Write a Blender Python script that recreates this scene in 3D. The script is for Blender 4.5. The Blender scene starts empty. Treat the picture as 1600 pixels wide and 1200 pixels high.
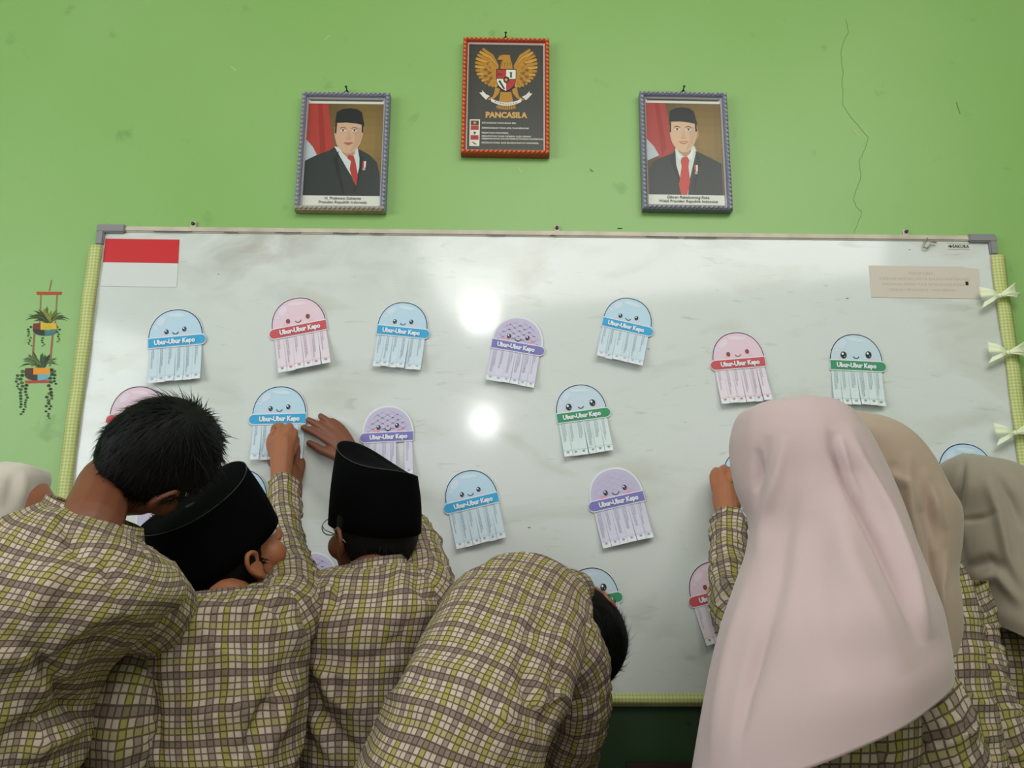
import bpy, bmesh, math, random
import numpy as np
from mathutils import Vector, Matrix
from math import pi, sin, cos, tan, radians

C = bpy.context.scene.collection
scene = bpy.context.scene
random.seed(7)
rng = np.random.RandomState(11)

# ------------------------------------------------------------------ camera
CAM = Vector((-0.1285, -2.1285, 1.20))
YAW, PITCH, ROLL, FPX = 0.01406, 0.23912, 0.005306, 1326.24
_f0 = Vector((sin(YAW), cos(YAW), 0)); _r0 = Vector((cos(YAW), -sin(YAW), 0)); _u0 = Vector((0, 0, 1))
_fw = _f0*cos(PITCH) + _u0*sin(PITCH); _up = -_f0*sin(PITCH) + _u0*cos(PITCH)
_r = _r0*cos(ROLL) + _up*sin(ROLL); _u = -_r0*sin(ROLL) + _up*cos(ROLL)
cd = bpy.data.cameras.new('camera'); cam = bpy.data.objects.new('camera', cd); C.objects.link(cam)
cam.matrix_world = Matrix(((_r.x, _u.x, -_fw.x, CAM.x), (_r.y, _u.y, -_fw.y, CAM.y), (_r.z, _u.z, -_fw.z, CAM.z), (0, 0, 0, 1)))
cd.sensor_fit = 'HORIZONTAL'; cd.sensor_width = 36; cd.lens = FPX/1600*36; cd.clip_start = .02
scene.camera = cam

# ------------------------------------------------------------------ world and lights
world = bpy.data.worlds.new('world'); scene.world = world; world.use_nodes = True
bg = world.node_tree.nodes['Background']; bg.inputs[0].default_value = (0.97, 0.98, 1.0, 1); bg.inputs[1].default_value = 0.58
scene.view_settings.view_transform = 'Standard'; scene.view_settings.look = 'None'
scene.view_settings.gamma = 1; scene.view_settings.use_curve_mapping = False
scene.view_settings.exposure = 0.10

def area(name, loc, target, sx, sy, power, col=(1, 1, 1)):
    l = bpy.data.lights.new(name, 'AREA'); l.shape = 'RECTANGLE'; l.size = sx; l.size_y = sy; l.energy = power; l.color = col
    o = bpy.data.objects.new(name, l); C.objects.link(o); o.location = loc
    o.rotation_euler = (Vector(target)-Vector(loc)).to_track_quat('-Z', 'Y').to_euler(); return o
area('window_light', (-3.3, -2.6, 2.2), (0, -.6, 1.6), 2.6, 1.4, 62, (.93, .97, 1))
area('ceiling_light', (0.6, -2.2, 3.25), (0.2, -.9, 1.2), 2.6, 1.2, 48, (1, .99, .96))

# ------------------------------------------------------------------ helpers
def W(px, py, d):
    """point of the room seen at photograph pixel px,py, on the plane d metres in front of the wall"""
    x = (px-800)/FPX; y = (600-py)/FPX
    r = _fw + _r*x + _u*y
    t = (-d - CAM.y)/r.y
    return CAM + r*t
RM = np.array([list(_r), list(_u), list(_fw)]); CN = np.array(list(CAM))
def pix(P):
    q = (P-CN) @ RM.T
    return np.stack([800+FPX*q[:, 0]/q[:, 2], 600-FPX*q[:, 1]/q[:, 2]], 1)
def V(*a): return np.array(a, float)
def nrm(v):
    v = np.asarray(v, float); return v/(np.linalg.norm(v, axis=-1, keepdims=True)+1e-12)
def lin(c):
    c = np.asarray(c, float)/255.; return tuple(np.where(c <= .04045, c/12.92, ((c+.055)/1.055)**2.4))
def tagit(o, label=None, cat=None, group=None, kind=None):
    if label: o['label'] = label
    if cat: o['category'] = cat
    if group: o['group'] = group
    if kind: o['kind'] = kind
    return o
def empty(name, loc, label, cat, group=None, rot=(0, 0, 0)):
    o = bpy.data.objects.new(name, None); C.objects.link(o); o.location = loc; o.rotation_euler = rot
    o.empty_display_size = .05
    return tagit(o, label, cat, group)
def obj(name, me, mats, parent=None, smooth=False):
    o = bpy.data.objects.new(name, me); C.objects.link(o)
    if mats is not None:
        for m in (mats if isinstance(mats, (list, tuple)) else [mats]): me.materials.append(m)
    if smooth: me.polygons.foreach_set('use_smooth', [True]*len(me.polygons))
    if parent is not None:
        o.parent = parent
        o.matrix_parent_inverse = Matrix.Identity(4)
    return o
def wobj(name, me, mats, parent, smooth=True):
    """mesh given in world coordinates, kept in place under a parent that only has a location"""
    l = parent.location
    while parent.parent is not None: parent = parent.parent; l = l + parent.location
    me.transform(Matrix.Translation(-l)); return me, mats, smooth
def mesh(name, v, f):
    me = bpy.data.meshes.new(name); me.from_pydata([tuple(p) for p in v], [], [tuple(q) for q in f]); me.update(); return me
def box_me(name, x0, x1, y0, y1, z0, z1, bev=0, seg=1):
    bm = bmesh.new(); bmesh.ops.create_cube(bm, size=1)
    bmesh.ops.scale(bm, vec=(x1-x0, y1-y0, z1-z0), verts=bm.verts); bmesh.ops.translate(bm, vec=((x0+x1)/2, (y0+y1)/2, (z0+z1)/2), verts=bm.verts)
    if bev: bmesh.ops.bevel(bm, geom=bm.edges[:], offset=bev, segments=seg, affect='EDGES')
    me = bpy.data.meshes.new(name); bm.to_mesh(me); bm.free(); return me

# value noise, vectorised
_tab = np.random.RandomState(3).rand(4096)
def vnoise(P):
    P = np.asarray(P, float); i = np.floor(P).astype(np.int64); f = P-i; f = f*f*(3-2*f)
    def h(a, b, c): return _tab[((a*73856093) ^ (b*19349663) ^ (c*83492791)) & 4095]
    r = 0
    for dx in (0, 1):
        for dy in (0, 1):
            for dz in (0, 1):
                w = (f[..., 0] if dx else 1-f[..., 0])*(f[..., 1] if dy else 1-f[..., 1])*(f[..., 2] if dz else 1-f[..., 2])
                r = r + w*h(i[..., 0]+dx, i[..., 1]+dy, i[..., 2]+dz)
    return r*2-1
def fnoise(P, o=3):
    r = 0; a = 1; s = 0
    for k in range(o): r = r + a*vnoise(P*2**k+k*17.3); s += a; a *= .5
    return r/s

# ------------------------------------------------------------------ materials
def newmat(name):
    m = bpy.data.materials.new(name); m.use_nodes = True; n = m.node_tree.nodes; return m, n, m.node_tree.links, n['Principled BSDF']
def flat(name, col, rough=.6, metal=0, spec=.5, noise=0, nscale=30, bump=0, sheen=0):
    m, n, l, p = newmat(name)
    p.inputs['Base Color'].default_value = (*lin(col), 1); p.inputs['Roughness'].default_value = rough; p.inputs['Metallic'].default_value = metal
    p.inputs['Specular IOR Level'].default_value = spec
    if sheen: p.inputs['Sheen Weight'].default_value = sheen; p.inputs['Sheen Roughness'].default_value = .5
    if noise or bump:
        tc = n.new('ShaderNodeTexCoord'); nz = n.new('ShaderNodeTexNoise'); nz.inputs['Scale'].default_value = nscale; nz.inputs['Detail'].default_value = 5
        l.new(tc.outputs['Object'], nz.inputs['Vector'])
        if noise:
            mx = n.new('ShaderNodeMix'); mx.data_type = 'RGBA'; a = np.array(lin(col))
            mx.inputs[6].default_value = (*(a*(1-noise)), 1); mx.inputs[7].default_value = (*np.minimum(a*(1+noise), 1), 1)
            l.new(nz.outputs[0], mx.inputs[0]); l.new(mx.outputs[2], p.inputs['Base Color'])
        if bump:
            b = n.new('ShaderNodeBump'); b.inputs['Strength'].default_value = bump; b.inputs['Distance'].default_value = .002
            l.new(nz.outputs[0], b.inputs['Height']); l.new(b.outputs[0], p.inputs['Normal'])
    return m
def print_mat(name, rough=.55, spec=.3):
    m, n, l, p = newmat(name); a = n.new('ShaderNodeVertexColor'); a.layer_name = 'ink'
    l.new(a.outputs[0], p.inputs['Base Color']); p.inputs['Roughness'].default_value = rough; p.inputs['Specular IOR Level'].default_value = spec; return m
PRINT = print_mat('printed_paper'); GLOSSPRINT = print_mat('printed_paper_under_film', .35, .4)

def math_n(n, l, op, a, b=None, c=None):
    q = n.new('ShaderNodeMath'); q.operation = op
    for i, x in enumerate((a, b, c)):
        if x is None: continue
        if isinstance(x, (int, float)): q.inputs[i].default_value = x
        else: l.new(x, q.inputs[i])
    return q.outputs[0]
def ramp(n, l, fac, stops, interp='CONSTANT'):
    r = n.new('ShaderNodeValToRGB'); r.color_ramp.interpolation = interp; e = r.color_ramp.elements
    while len(e) < len(stops): e.new(.5)
    for k, (p, c) in enumerate(stops): e[k].position = p; e[k].color = (*c, 1) if len(c) == 3 else c
    if fac is not None: l.new(fac, r.inputs[0])
    return r.outputs[0]
def mixc(n, l, fac, a, b, mode='MIX'):
    m = n.new('ShaderNodeMix'); m.data_type = 'RGBA'; m.blend_type = mode
    if isinstance(fac, (int, float)): m.inputs[0].default_value = fac
    else: l.new(fac, m.inputs[0])
    for k, x in ((6, a), (7, b)):
        if isinstance(x, tuple): m.inputs[k].default_value = (*x, 1)
        else: l.new(x, m.inputs[k])
    return m.outputs[2]
def plaid(name, cell=.0105, warm=1.0):
    m, n, l, p = newmat(name)
    uv = n.new('ShaderNodeUVMap'); uv.uv_map = 'UVMap'; s = n.new('ShaderNodeSeparateXYZ'); l.new(uv.outputs[0], s.inputs[0])
    Y = lin((156, 147, 84)); Wc = lin((188, 171, 154)); G = lin((144, 127, 116)); T = lin((113, 97, 90))
    def fr(o, k): return math_n(n, l, 'FRACT', math_n(n, l, 'DIVIDE', o, cell*k))
    cu = fr(s.outputs[0], 5); cv = fr(s.outputs[1], 5)
    col = ramp(n, l, cu, [(0, Y), (.2, Wc), (.4, G), (.6, Wc), (.8, Wc)])
    row = ramp(n, l, cv, [(0, Y), (.2, Wc), (.4, Wc), (.6, T), (.8, Wc)])
    rf = ramp(n, l, cv, [(0, (.62,)*3), (.2, (.0,)*3), (.4, (0,)*3), (.6, (.80,)*3), (.8, (0,)*3)])
    c = mixc(n, l, rf, col, row)
    lw = .085
    def line(o): return ramp(n, l, fr(o, 1), [(0, (1, 1, 1)), (lw, (1, 1, 1)), (lw+.05, (0, 0, 0)), (.95-lw, (0, 0, 0)), (1-lw, (1, 1, 1))], 'LINEAR')
    ln = math_n(n, l, 'MAXIMUM', line(s.outputs[0]), line(s.outputs[1]))
    c = mixc(n, l, math_n(n, l, 'MULTIPLY', ln, .80), c, lin((62, 48, 38)))
    nz = n.new('ShaderNodeTexNoise'); nz.inputs['Scale'].default_value = 900; l.new(uv.outputs[0], nz.inputs['Vector'])
    c = mixc(n, l, .22, c, nz.outputs[0], 'OVERLAY')
    l.new(c, p.inputs['Base Color']); p.inputs['Roughness'].default_value = .85; p.inputs['Specular IOR Level'].default_value = .2
    b = n.new('ShaderNodeBump'); b.inputs['Strength'].default_value = .25; b.inputs['Distance'].default_value = .0006
    l.new(nz.outputs[0], b.inputs['Height'])
    n2 = n.new('ShaderNodeTexNoise'); n2.inputs['Scale'].default_value = 26; n2.inputs['Detail'].default_value = 3; l.new(uv.outputs[0], n2.inputs['Vector'])
    b2 = n.new('ShaderNodeBump'); b2.inputs['Strength'].default_value = .35; b2.inputs['Distance'].default_value = .006
    l.new(n2.outputs[0], b2.inputs['Height']); l.new(b.outputs[0], b2.inputs['Normal']); l.new(b2.outputs[0], p.inputs['Normal'])
    return m
PLAID = plaid('plaid_shirt_cloth')
def gingham(name):
    m, n, l, p = newmat(name); tc = n.new('ShaderNodeTexCoord'); s = n.new('ShaderNodeSeparateXYZ'); l.new(tc.outputs['Object'], s.inputs[0])
    def band(o): return math_n(n, l, 'GREATER_THAN', math_n(n, l, 'FRACT', math_n(n, l, 'DIVIDE', o, .0085)), .5)
    a = math_n(n, l, 'ADD', band(s.outputs[0]), band(s.outputs[2]))
    c = ramp(n, l, math_n(n, l, 'MULTIPLY', a, .5), [(0, lin((200, 206, 146))), (.4, lin((188, 195, 122))), (.9, lin((168, 176, 100)))])
    l.new(c, p.inputs['Base Color']); p.inputs['Roughness'].default_value = .6; return m
GING = gingham('green_gingham_strip')
SKIN = flat('skin', (158, 98, 66), .55, noise=.10, nscale=18, bump=.1); SKIN.node_tree.nodes['Principled BSDF'].inputs['Subsurface Weight'].default_value = .08
SKIN.node_tree.nodes['Principled BSDF'].inputs['Subsurface Radius'].default_value = (.012, .005, .003)
SKIN2 = flat('skin_deep', (118, 68, 45), .55, noise=.10, nscale=18, bump=.1)
HAIR = flat('black_hair', (7, 7, 8), .62, spec=.2)
VELVET = flat('black_velvet', (7, 7, 9), .95, spec=.05)
PIPE = flat('dark_piping', (44, 44, 46), .6)
def cloth(name, col, trans=0):
    m = flat(name, col, .78, spec=.25, noise=.04, nscale=9, bump=.12, sheen=.25)
    if trans:
        n = m.node_tree.nodes; l = m.node_tree.links; t = n.new('ShaderNodeBsdfTransparent'); mx = n.new('ShaderNodeMixShader')
        mx.inputs[0].default_value = trans; l.new(n['Principled BSDF'].outputs[0], mx.inputs[1]); l.new(t.outputs[0], mx.inputs[2]); l.new(mx.outputs[0], n['Material Output'].inputs[0])
    return m
H_PINK = cloth('dusty_pink_hijab_cloth', (190, 168, 168), .07); H_BEIGE = cloth('beige_hijab_cloth', (164, 144, 126))
H_OLIVE = cloth('grey_brown_hijab_cloth', (146, 136, 120)); H_CREAM = cloth('cream_hijab_cloth', (206, 196, 186))
TROUS = flat('dark_brown_trouser_cloth', (58, 44, 36), .9, noise=.15, nscale=40)
SHOE = flat('black_shoe_leather', (20, 20, 20), .4)
EYEW = flat('eye_white', (225, 220, 215), .3); IRIS = flat('dark_iris', (25, 15, 10), .2)
LIP = flat('lips', (140, 72, 62), .5)

# ------------------------------------------------------------------ flat prints
class Print:
    """flat printed artwork: polygons in local x,z stacked in thin ink layers towards -y"""
    def __init__(s, step=.00012): s.v = []; s.f = []; s.c = []; s.step = step
    def poly(s, pts, col, layer=1):
        i = len(s.v); y = -layer*s.step
        s.v += [(p[0], y, p[1]) for p in pts]; s.f.append(tuple(range(i, i+len(pts)))); s.c.append(lin(col)); return s
    def rect(s, x0, z0, x1, z1, col, layer=1): return s.poly([(x0, z0), (x1, z0), (x1, z1), (x0, z1)], col, layer)
    def ell(s, cx, cz, rx, rz, col, layer=1, n=20, a=0, t0=0, t1=2*pi):
        pts = []
        for k in range(n):
            t = t0+(t1-t0)*k/(n if t1-t0 > 6.2 else n-1); x = rx*cos(t); z = rz*sin(t); pts.append((cx+x*cos(a)-z*sin(a), cz+x*sin(a)+z*cos(a)))
        return s.poly(pts, col, layer)
    def line(s, pts, w, col, layer=1):
        pts = [Vector(p) for p in pts]
        for a, b in zip(pts[:-1], pts[1:]):
            t = (b-a); 
            if t.length < 1e-9: continue
            t.normalize(); nn = Vector((-t.y, t.x))*w/2; e = t*w*.25
            s.poly([a-nn-e, b-nn+e, b+nn+e, a+nn-e], col, layer)
        return s
    def build(s, name, warp=None, back=None, back_t=.0004):
        v = [warp(p) for p in s.v] if warp else s.v
        me = mesh(name, v, s.f); ca = me.color_attributes.new('ink', 'FLOAT_COLOR', 'CORNER')
        cols = np.ones((len(me.loops), 4)); k = 0
        for p, c in zip(me.polygons, s.c): cols[p.loop_start:p.loop_start+p.loop_total, :3] = c
        ca.data.foreach_set('color', cols.ravel())
        # face the room
        flip = [p.index for p in me.polygons if p.normal.y > 0]
        if flip:
            bm = bmesh.new(); bm.from_mesh(me); bm.faces.ensure_lookup_table(); bmesh.ops.reverse_faces(bm, faces=[bm.faces[i] for i in flip]); bm.to_mesh(me); bm.free()
        return me
def text_me(name, s, size, bold=0.0, xs=1.0, align='CENTER', extr=0, shear=0):
    cu = bpy.data.curves.new(name, 'FONT'); cu.body = s; cu.size = size; cu.align_x = align; cu.align_y = 'CENTER'; cu.offset = bold; cu.resolution_u = 2; cu.extrude = extr; cu.shear = shear
    o = bpy.data.objects.new(name, cu); C.objects.link(o); dg = bpy.context.evaluated_depsgraph_get(); dg.update()
    me = bpy.data.meshes.new_from_object(o.evaluated_get(dg)); bpy.data.objects.remove(o); bpy.data.curves.remove(cu)
    me.transform(Matrix.Rotation(pi/2, 4, 'X') @ Matrix.Diagonal((xs, 1, 1, 1))); me.materials.clear(); me.name = name; return me

# ------------------------------------------------------------------ the room
RX0, RX1, RY0, RZ1 = -3.5, 3.5, -8.5, 3.45
def wallpaint():
    m, n, l, p = newmat('lime_green_wall_paint'); tc = n.new('ShaderNodeTexCoord')
    n1 = n.new('ShaderNodeTexNoise'); n1.inputs['Scale'].default_value = 1.3; n1.inputs['Detail'].default_value = 6; l.new(tc.outputs['Object'], n1.inputs[0])
    n2 = n.new('ShaderNodeTexNoise'); n2.inputs['Scale'].default_value = 9; n2.inputs['Detail'].default_value = 8; l.new(tc.outputs['Object'], n2.inputs[0])
    c = ramp(n, l, n1.outputs[0], [(.3, lin((130, 174, 93))), (.7, lin((139, 179, 105)))], 'LINEAR')
    st = ramp(n, l, n2.outputs[0], [(.0, lin((170, 185, 150))), (.27, lin((170, 185, 150))), (.36, (1, 1, 1))], 'LINEAR')
    c2 = mixc(n, l, .5, c, st, 'MULTIPLY')
    l.new(c2, p.inputs['Base Color']); p.inputs['Roughness'].default_value = .42
    n3 = n.new('ShaderNodeTexNoise'); n3.inputs['Scale'].default_value = 14; n3.inputs['Detail'].default_value = 6; l.new(tc.outputs['Object'], n3.inputs[0])
    b = n.new('ShaderNodeBump'); b.inputs['Strength'].default_value = .25; b.inputs['Distance'].default_value = .004; l.new(n3.outputs[0], b.inputs['Height']); l.new(b.outputs[0], p.inputs['Normal'])
    return m
WALL = wallpaint(); WALL_D = flat('dark_green_dado_paint', (24, 56, 18), .55, noise=.12, nscale=5)
OFFW = flat('ceiling_white', (225, 225, 218), .9); TILE = flat('floor_tile', (150, 140, 125), .35, noise=.08, nscale=3)
wall_front = tagit(obj('wall_front', box_me('wall_front', RX0, RX1, 0, .15, 0, RZ1), WALL), kind='structure')
tagit(obj('trim_1', box_me('trim_1', RX0, RX1, -.004, 0, 0, .935), WALL_D), kind='structure')
tagit(obj('floor', box_me('floor', RX0, RX1, RY0, .15, -.1, 0), TILE), kind='structure')
tagit(obj('ceiling', box_me('ceiling', RX0, RX1, RY0, .15, RZ1, RZ1+.1), OFFW), kind='structure')
tagit(obj('wall_right', box_me('wall_right', RX1, RX1+.15, RY0, .15, 0, RZ1), WALL), kind='structure')
def wl():
    bm = bmesh.new()
    for (y0, y1, z0, z1) in ((RY0, .15, 0, 1.1), (RY0, .15, 2.7, RZ1), (RY0, -5.6, 1.1, 2.7), (-4.4, -3.6, 1.1, 2.7), (-1.4, .15, 1.1, 2.7)):
        me = box_me('t', RX0-.15, RX0, y0, y1, z0, z1); bm.from_mesh(me); bpy.data.meshes.remove(me)
    me = bpy.data.meshes.new('wall_left'); bm.to_mesh(me); bm.free(); return me
tagit(obj('wall_left', wl(), WALL), kind='structure')
# two round ceiling lamps behind the camera (mirrored in the board)
def emis(name, col, s):
    m, n, l, p = newmat(name); p.inputs['Emission Color'].default_value = (*col, 1); p.inputs['Emission Strength'].default_value = s; return m
LAMPM = emis('lamp_glow', (1, 1, 1), 45)
def spot(px, py, zz, r, name, label):
    P = W(px, py, 0); Cm = Vector((CAM.x, -CAM.y, CAM.z)); dr = P-Cm; t = (zz-Cm.z)/dr.z; L = Cm+dr*t
    e = empty(name, (L.x, L.y, zz), label, 'lamp')
    bm = bmesh.new(); bmesh.ops.create_uvsphere(bm, u_segments=24, v_segments=12, radius=r); me = bpy.data.meshes.new('globe'); bm.to_mesh(me); bm.free(); obj('globe', me, LAMPM, e, True)
    bm = bmesh.new(); bmesh.ops.create_cone(bm, cap_ends=True, segments=24, radius1=.03, radius2=.05, depth=RZ1-zz-r*.8)
    bmesh.ops.translate(bm, vec=(0, 0, r*.8+(RZ1-zz-r*.8)/2), verts=bm.verts); me = bpy.data.meshes.new('lamp_stem'); bm.to_mesh(me); bm.free(); obj('lamp_stem', me, OFFW, e)
spot(750, 492, 3.2, .115, 'ceiling_lamp', 'round white ceiling lamp behind the viewer, the nearer one')
spot(757, 660, 3.2, .145, 'ceiling_lamp', 'round white ceiling lamp deep in the room, the farther one')

# wall crack, chips and marks
DKG = flat('crack_dark_green', (96, 134, 76), .8); CHIP = flat('bare_plaster', (170, 190, 130), .8); SCR = flat('dark_speck', (30, 34, 28), .7)  # plain darker green for the crack line and some paint marks
def ribbon(name, pts, w, mat, parent=None, y=-.0006, label=None):
    P = Print(); P.line([(p.x, p.z) for p in pts], w, (0, 0, 0), 1); v = [(a, y, b) for a, _, b in P.v]
    me = mesh(name, v, P.f); o = obj(name, me, mat, parent); 
    if label: o['label'] = label
    return o
cr = [(1322, 30), (1326, 50), (1318, 66), (1314, 85), (1317, 110), (1315, 130), (1318, 150), (1316, 163), (1326, 178), (1340, 195), (1352, 210), (1357, 215), (1350, 235), (1342, 253), (1346, 275), (1338, 295), (1333, 312), (1337, 322), (1346, 331), (1340, 350), (1333, 368)]
cr2 = []
for a, b in zip(cr[:-1], cr[1:]):
    for k in range(4): t = k/4; cr2.append(W(a[0]+(b[0]-a[0])*t+random.uniform(-1.1, 1.1), a[1]+(b[1]-a[1])*t, 0))
ribbon('crack', cr2, .0011, DKG, wall_front)
for (a, b, w, m) in (((1332, 202), (1342, 212), .004, CHIP), ((508, 62), (516, 55), .003, CHIP), ((362, 104), (368, 110), .005, CHIP), ((810, 262), (815, 270), .004, CHIP), ((1494, 160), (1500, 178), .003, DKG), ((1596, 600), (1600, 608), .006, SCR), ((965, 357), (972, 357), .003, SCR), ((922, 265), (926, 268), .004, DKG), ((1072, 1128), (1078, 1132), .006, SCR)):
    ribbon('paint_mark', [W(*a, 0), W(*b, 0)], w, m, wall_front, y=-.0052 if a[1] > 1000 else -.0006)

# ------------------------------------------------------------------ whiteboard
def board_mat():
    m, n, l, p = newmat('whiteboard_enamel'); tc = n.new('ShaderNodeTexCoord')
    def nz(sc, sx, sy, det=6, dis=0):
        mp = n.new('ShaderNodeMapping'); mp.inputs['Scale'].default_value = (sx, 1, sy); l.new(tc.outputs['Object'], mp.inputs[0])
        q = n.new('ShaderNodeTexNoise'); q.inputs['Scale'].default_value = sc; q.inputs['Detail'].default_value = det; q.inputs['Distortion'].default_value = dis; l.new(mp.outputs[0], q.inputs[0]); return q.outputs[0]
    c = ramp(n, l, nz(1.6, 1, 1), [(.3, lin((208, 214, 209))), (.7, lin((216, 220, 219)))], 'LINEAR')
    sm = ramp(n, l, nz(4.5, .7, 1.6, 8, .6), [(.52, (1, 1, 1)), (.66, lin((238, 236, 228))), (.8, lin((220, 216, 206)))], 'LINEAR')
    c = mixc(n, l, .75, c, sm, 'MULTIPLY')
    st = ramp(n, l, nz(16, .5, 2.5, 9, 1.5), [(.62, (1, 1, 1)), (.76, lin((226, 224, 218)))], 'LINEAR'); c = mixc(n, l, .7, c, st, 'MULTIPLY')
    s = n.new('ShaderNodeSeparateXYZ'); l.new(tc.outputs['Object'], s.inputs[0])   # eraser grime near the top left of the board
    gx = ramp(n, l, math_n(n, l, 'MULTIPLY_ADD', s.outputs[0], .4, .5), [(.03, (0, 0, 0)), (.17, (1, 1, 1)), (.32, (.5,)*3), (.5, (0, 0, 0))], 'LINEAR')
    gz = ramp(n, l, math_n(n, l, 'MULTIPLY_ADD', s.outputs[2], .8, 1.0), [(.80, (0, 0, 0)), (.95, (1, 1, 1))], 'LINEAR')
    g = math_n(n, l, 'MULTIPLY', gx, gz); gn = ramp(n, l, nz(7, .8, 1.2, 9, 1), [(.42, (0, 0, 0)), (.66, (1, 1, 1))], 'LINEAR'); g = math_n(n, l, 'MULTIPLY', g, gn)
    c = mixc(n, l, math_n(n, l, 'MULTIPLY', g, .55), c, lin((150, 138, 124)))
    l.new(c, p.inputs['Base Color']); p.inputs['Roughness'].default_value = .10; p.inputs['Specular IOR Level'].default_value = .5
    p.inputs['Coat Weight'].default_value = 0
    return m
BX, BZ1, BZ0 = 1.2, 2.138, .938
wb = empty('whiteboard', (0, 0, BZ1), 'large white wall-mounted marker board with grey corners and grimy beige top rail', 'whiteboard')
def L(px, py, d=0): w = W(px, py, d); return Vector((w.x, w.z))
obj('writing_surface', box_me('writing_surface', -BX+.006, BX-.006, -.014, -.001, BZ0-BZ1+.006, -.006), board_mat(), wb)
RAIL = flat('grimy_beige_rail', (190, 180, 164), .45, noise=.38, nscale=18); CORN = flat('grey_plastic_corner', (132, 130, 134), .45)
for nm, a in (('frame_rail', (-BX, BX, -.020, 0, -.016, 0)), ('frame_rail', (-BX, BX, -.020, 0, BZ0-BZ1, BZ0-BZ1+.016)), ('frame_rail', (-BX, -BX+.016, -.020, 0, BZ0-BZ1+.016, -.016)), ('frame_rail', (BX-.016, BX, -.020, 0, BZ0-BZ1+.016, -.016))):
    obj(nm, box_me(nm, *a, bev=.003, seg=2), RAIL, wb)
for sx in (-1, 1):
    bm = bmesh.new()
    for q in ((0, .075, .0, .020), (0, .022, .0012, .055)):
        x0, x1 = sorted((sx*(BX+.003), sx*(BX+.003-q[1]))); me = box_me('t', x0+q[2], x1-q[2], -.025+q[2], -q[2], -q[3], .003-q[2], .003, 2); bm.from_mesh(me)
    me = bpy.data.meshes.new('corner_cap'); bm.to_mesh(me); bm.free(); obj('corner_cap', me, CORN, wb)
GRIME = flat('black_grime', (58, 52, 48), .7)
for (x0, x1, y) in ((350, 372, 365), (430, 470, 365), (520, 560, 367), (578, 600, 368), (760, 790, 370), (1010, 1060, 374), (860, 870, 371), (1070, 1120, 375), (240, 300, 361)):
    p0 = W(x0, y, .02); p1 = W(x1, y, .02); pts = [p0.lerp(p1, k/5) for k in range(6)]
    ribbon('grime_streak', [Vector((q.x, 0, -.0145+random.uniform(-.0015, .0015))) for q in pts], .0016, GRIME, wb, y=-.0204)
for px in (302, 870, 1414):   # fixing lugs with screws above the rail
    w = W(px, 362, 0)
    lg = obj('fixing_lug', box_me('fixing_lug', w.x-.008, w.x+.008, -.006, 0, -.004, .022, .002), RAIL, wb)
    bm = bmesh.new(); bmesh.ops.create_cone(bm, cap_ends=True, segments=10, radius1=.005, radius2=.004, depth=.006, matrix=Matrix.Translation((w.x, -.009, .014)) @ Matrix.Rotation(pi/2, 4, 'X'))
    me = bpy.data.meshes.new('screw'); bm.to_mesh(me); bm.free(); obj('screw', me, GRIME, lg)
def tube_me(name, pts, r, n=8, closed=False):
    pts = [Vector(p) for p in pts]; v = []; f = []
    N = Vector((0, 0, 1))
    for i, p in enumerate(pts):
        t = (pts[min(i+1, len(pts)-1)]-pts[max(i-1, 0)]).normalized()
        if i == 0: N = t.orthogonal().normalized()
        N = (N-t*N.dot(t)).normalized(); B = t.cross(N); rr = r[i] if isinstance(r, (list, tuple)) else r
        v += [p+N*rr*cos(a)+B*rr*sin(a) for a in [2*pi*k/n for k in range(n)]]
    for i in range(len(pts)-1):
        for k in range(n): a = i*n+k; b = i*n+(k+1) % n; f.append((a, b, b+n, a+n))
    f.append(tuple(range(n))[::-1]); f.append(tuple(range((len(pts)-1)*n, len(pts)*n)))
    return mesh(name, v, f)
hk = [W(*q, .024) for q in ((1449, 372), (1444, 380), (1443, 386), (1448, 388), (1452, 384), (1455, 378), (1463, 379))]
tagit(obj('wire_hook', tube_me('wire_hook', hk, .0022), flat('dull_wire', (160, 150, 130), .4, .6)), 'small bent wire hook on the top rail near the board\'s right corner', 'hook')
# maker's label
pl = W(1498, 385, .0155); P = Print(); P.rect(-.03, -.0085, .03, .0085, (205, 206, 192), 1); P.line([(-.03, .0082), (.03, .0082)], .001, (110, 110, 100), 2); P.line([(-.03, -.0082), (.03, -.0082)], .001, (110, 110, 100), 2)
P.line([(-.027, 0), (-.017, 0)], .0035, (60, 62, 66), 2); P.line([(-.022, -.004), (-.022, .004)], .003, (60, 62, 66), 2)
for (px, py, w_) in ((1322, 466, .004), (825, 824, .004), (965, 806, .003), (340, 428, .003), (1420, 390, .003), (1070, 660, .002), (1012, 545, .003)):
    q = W(px, py, .0142); ribbon('ink_speck', [q, q+Vector((w_*1.5, 0, -.001))], w_*.5, GRIME, wb, y=-.0142).location = (0, 0, -BZ1)
lb = empty('maker_label', (pl.x, -.0142, pl.z), 'small printed maker label at the top right of the whiteboard', 'label', rot=(0, radians(.6), 0))
obj('label_sheet', P.build('label_sheet'), PRINT, lb)
INKD = flat('dark_ink', (62, 64, 68), .6)
o = obj('lettering', text_me('lettering', 'SAKURA', .0125, .0004, .95), INKD, lb); o.location = (.006, -.0006, 0)

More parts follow.
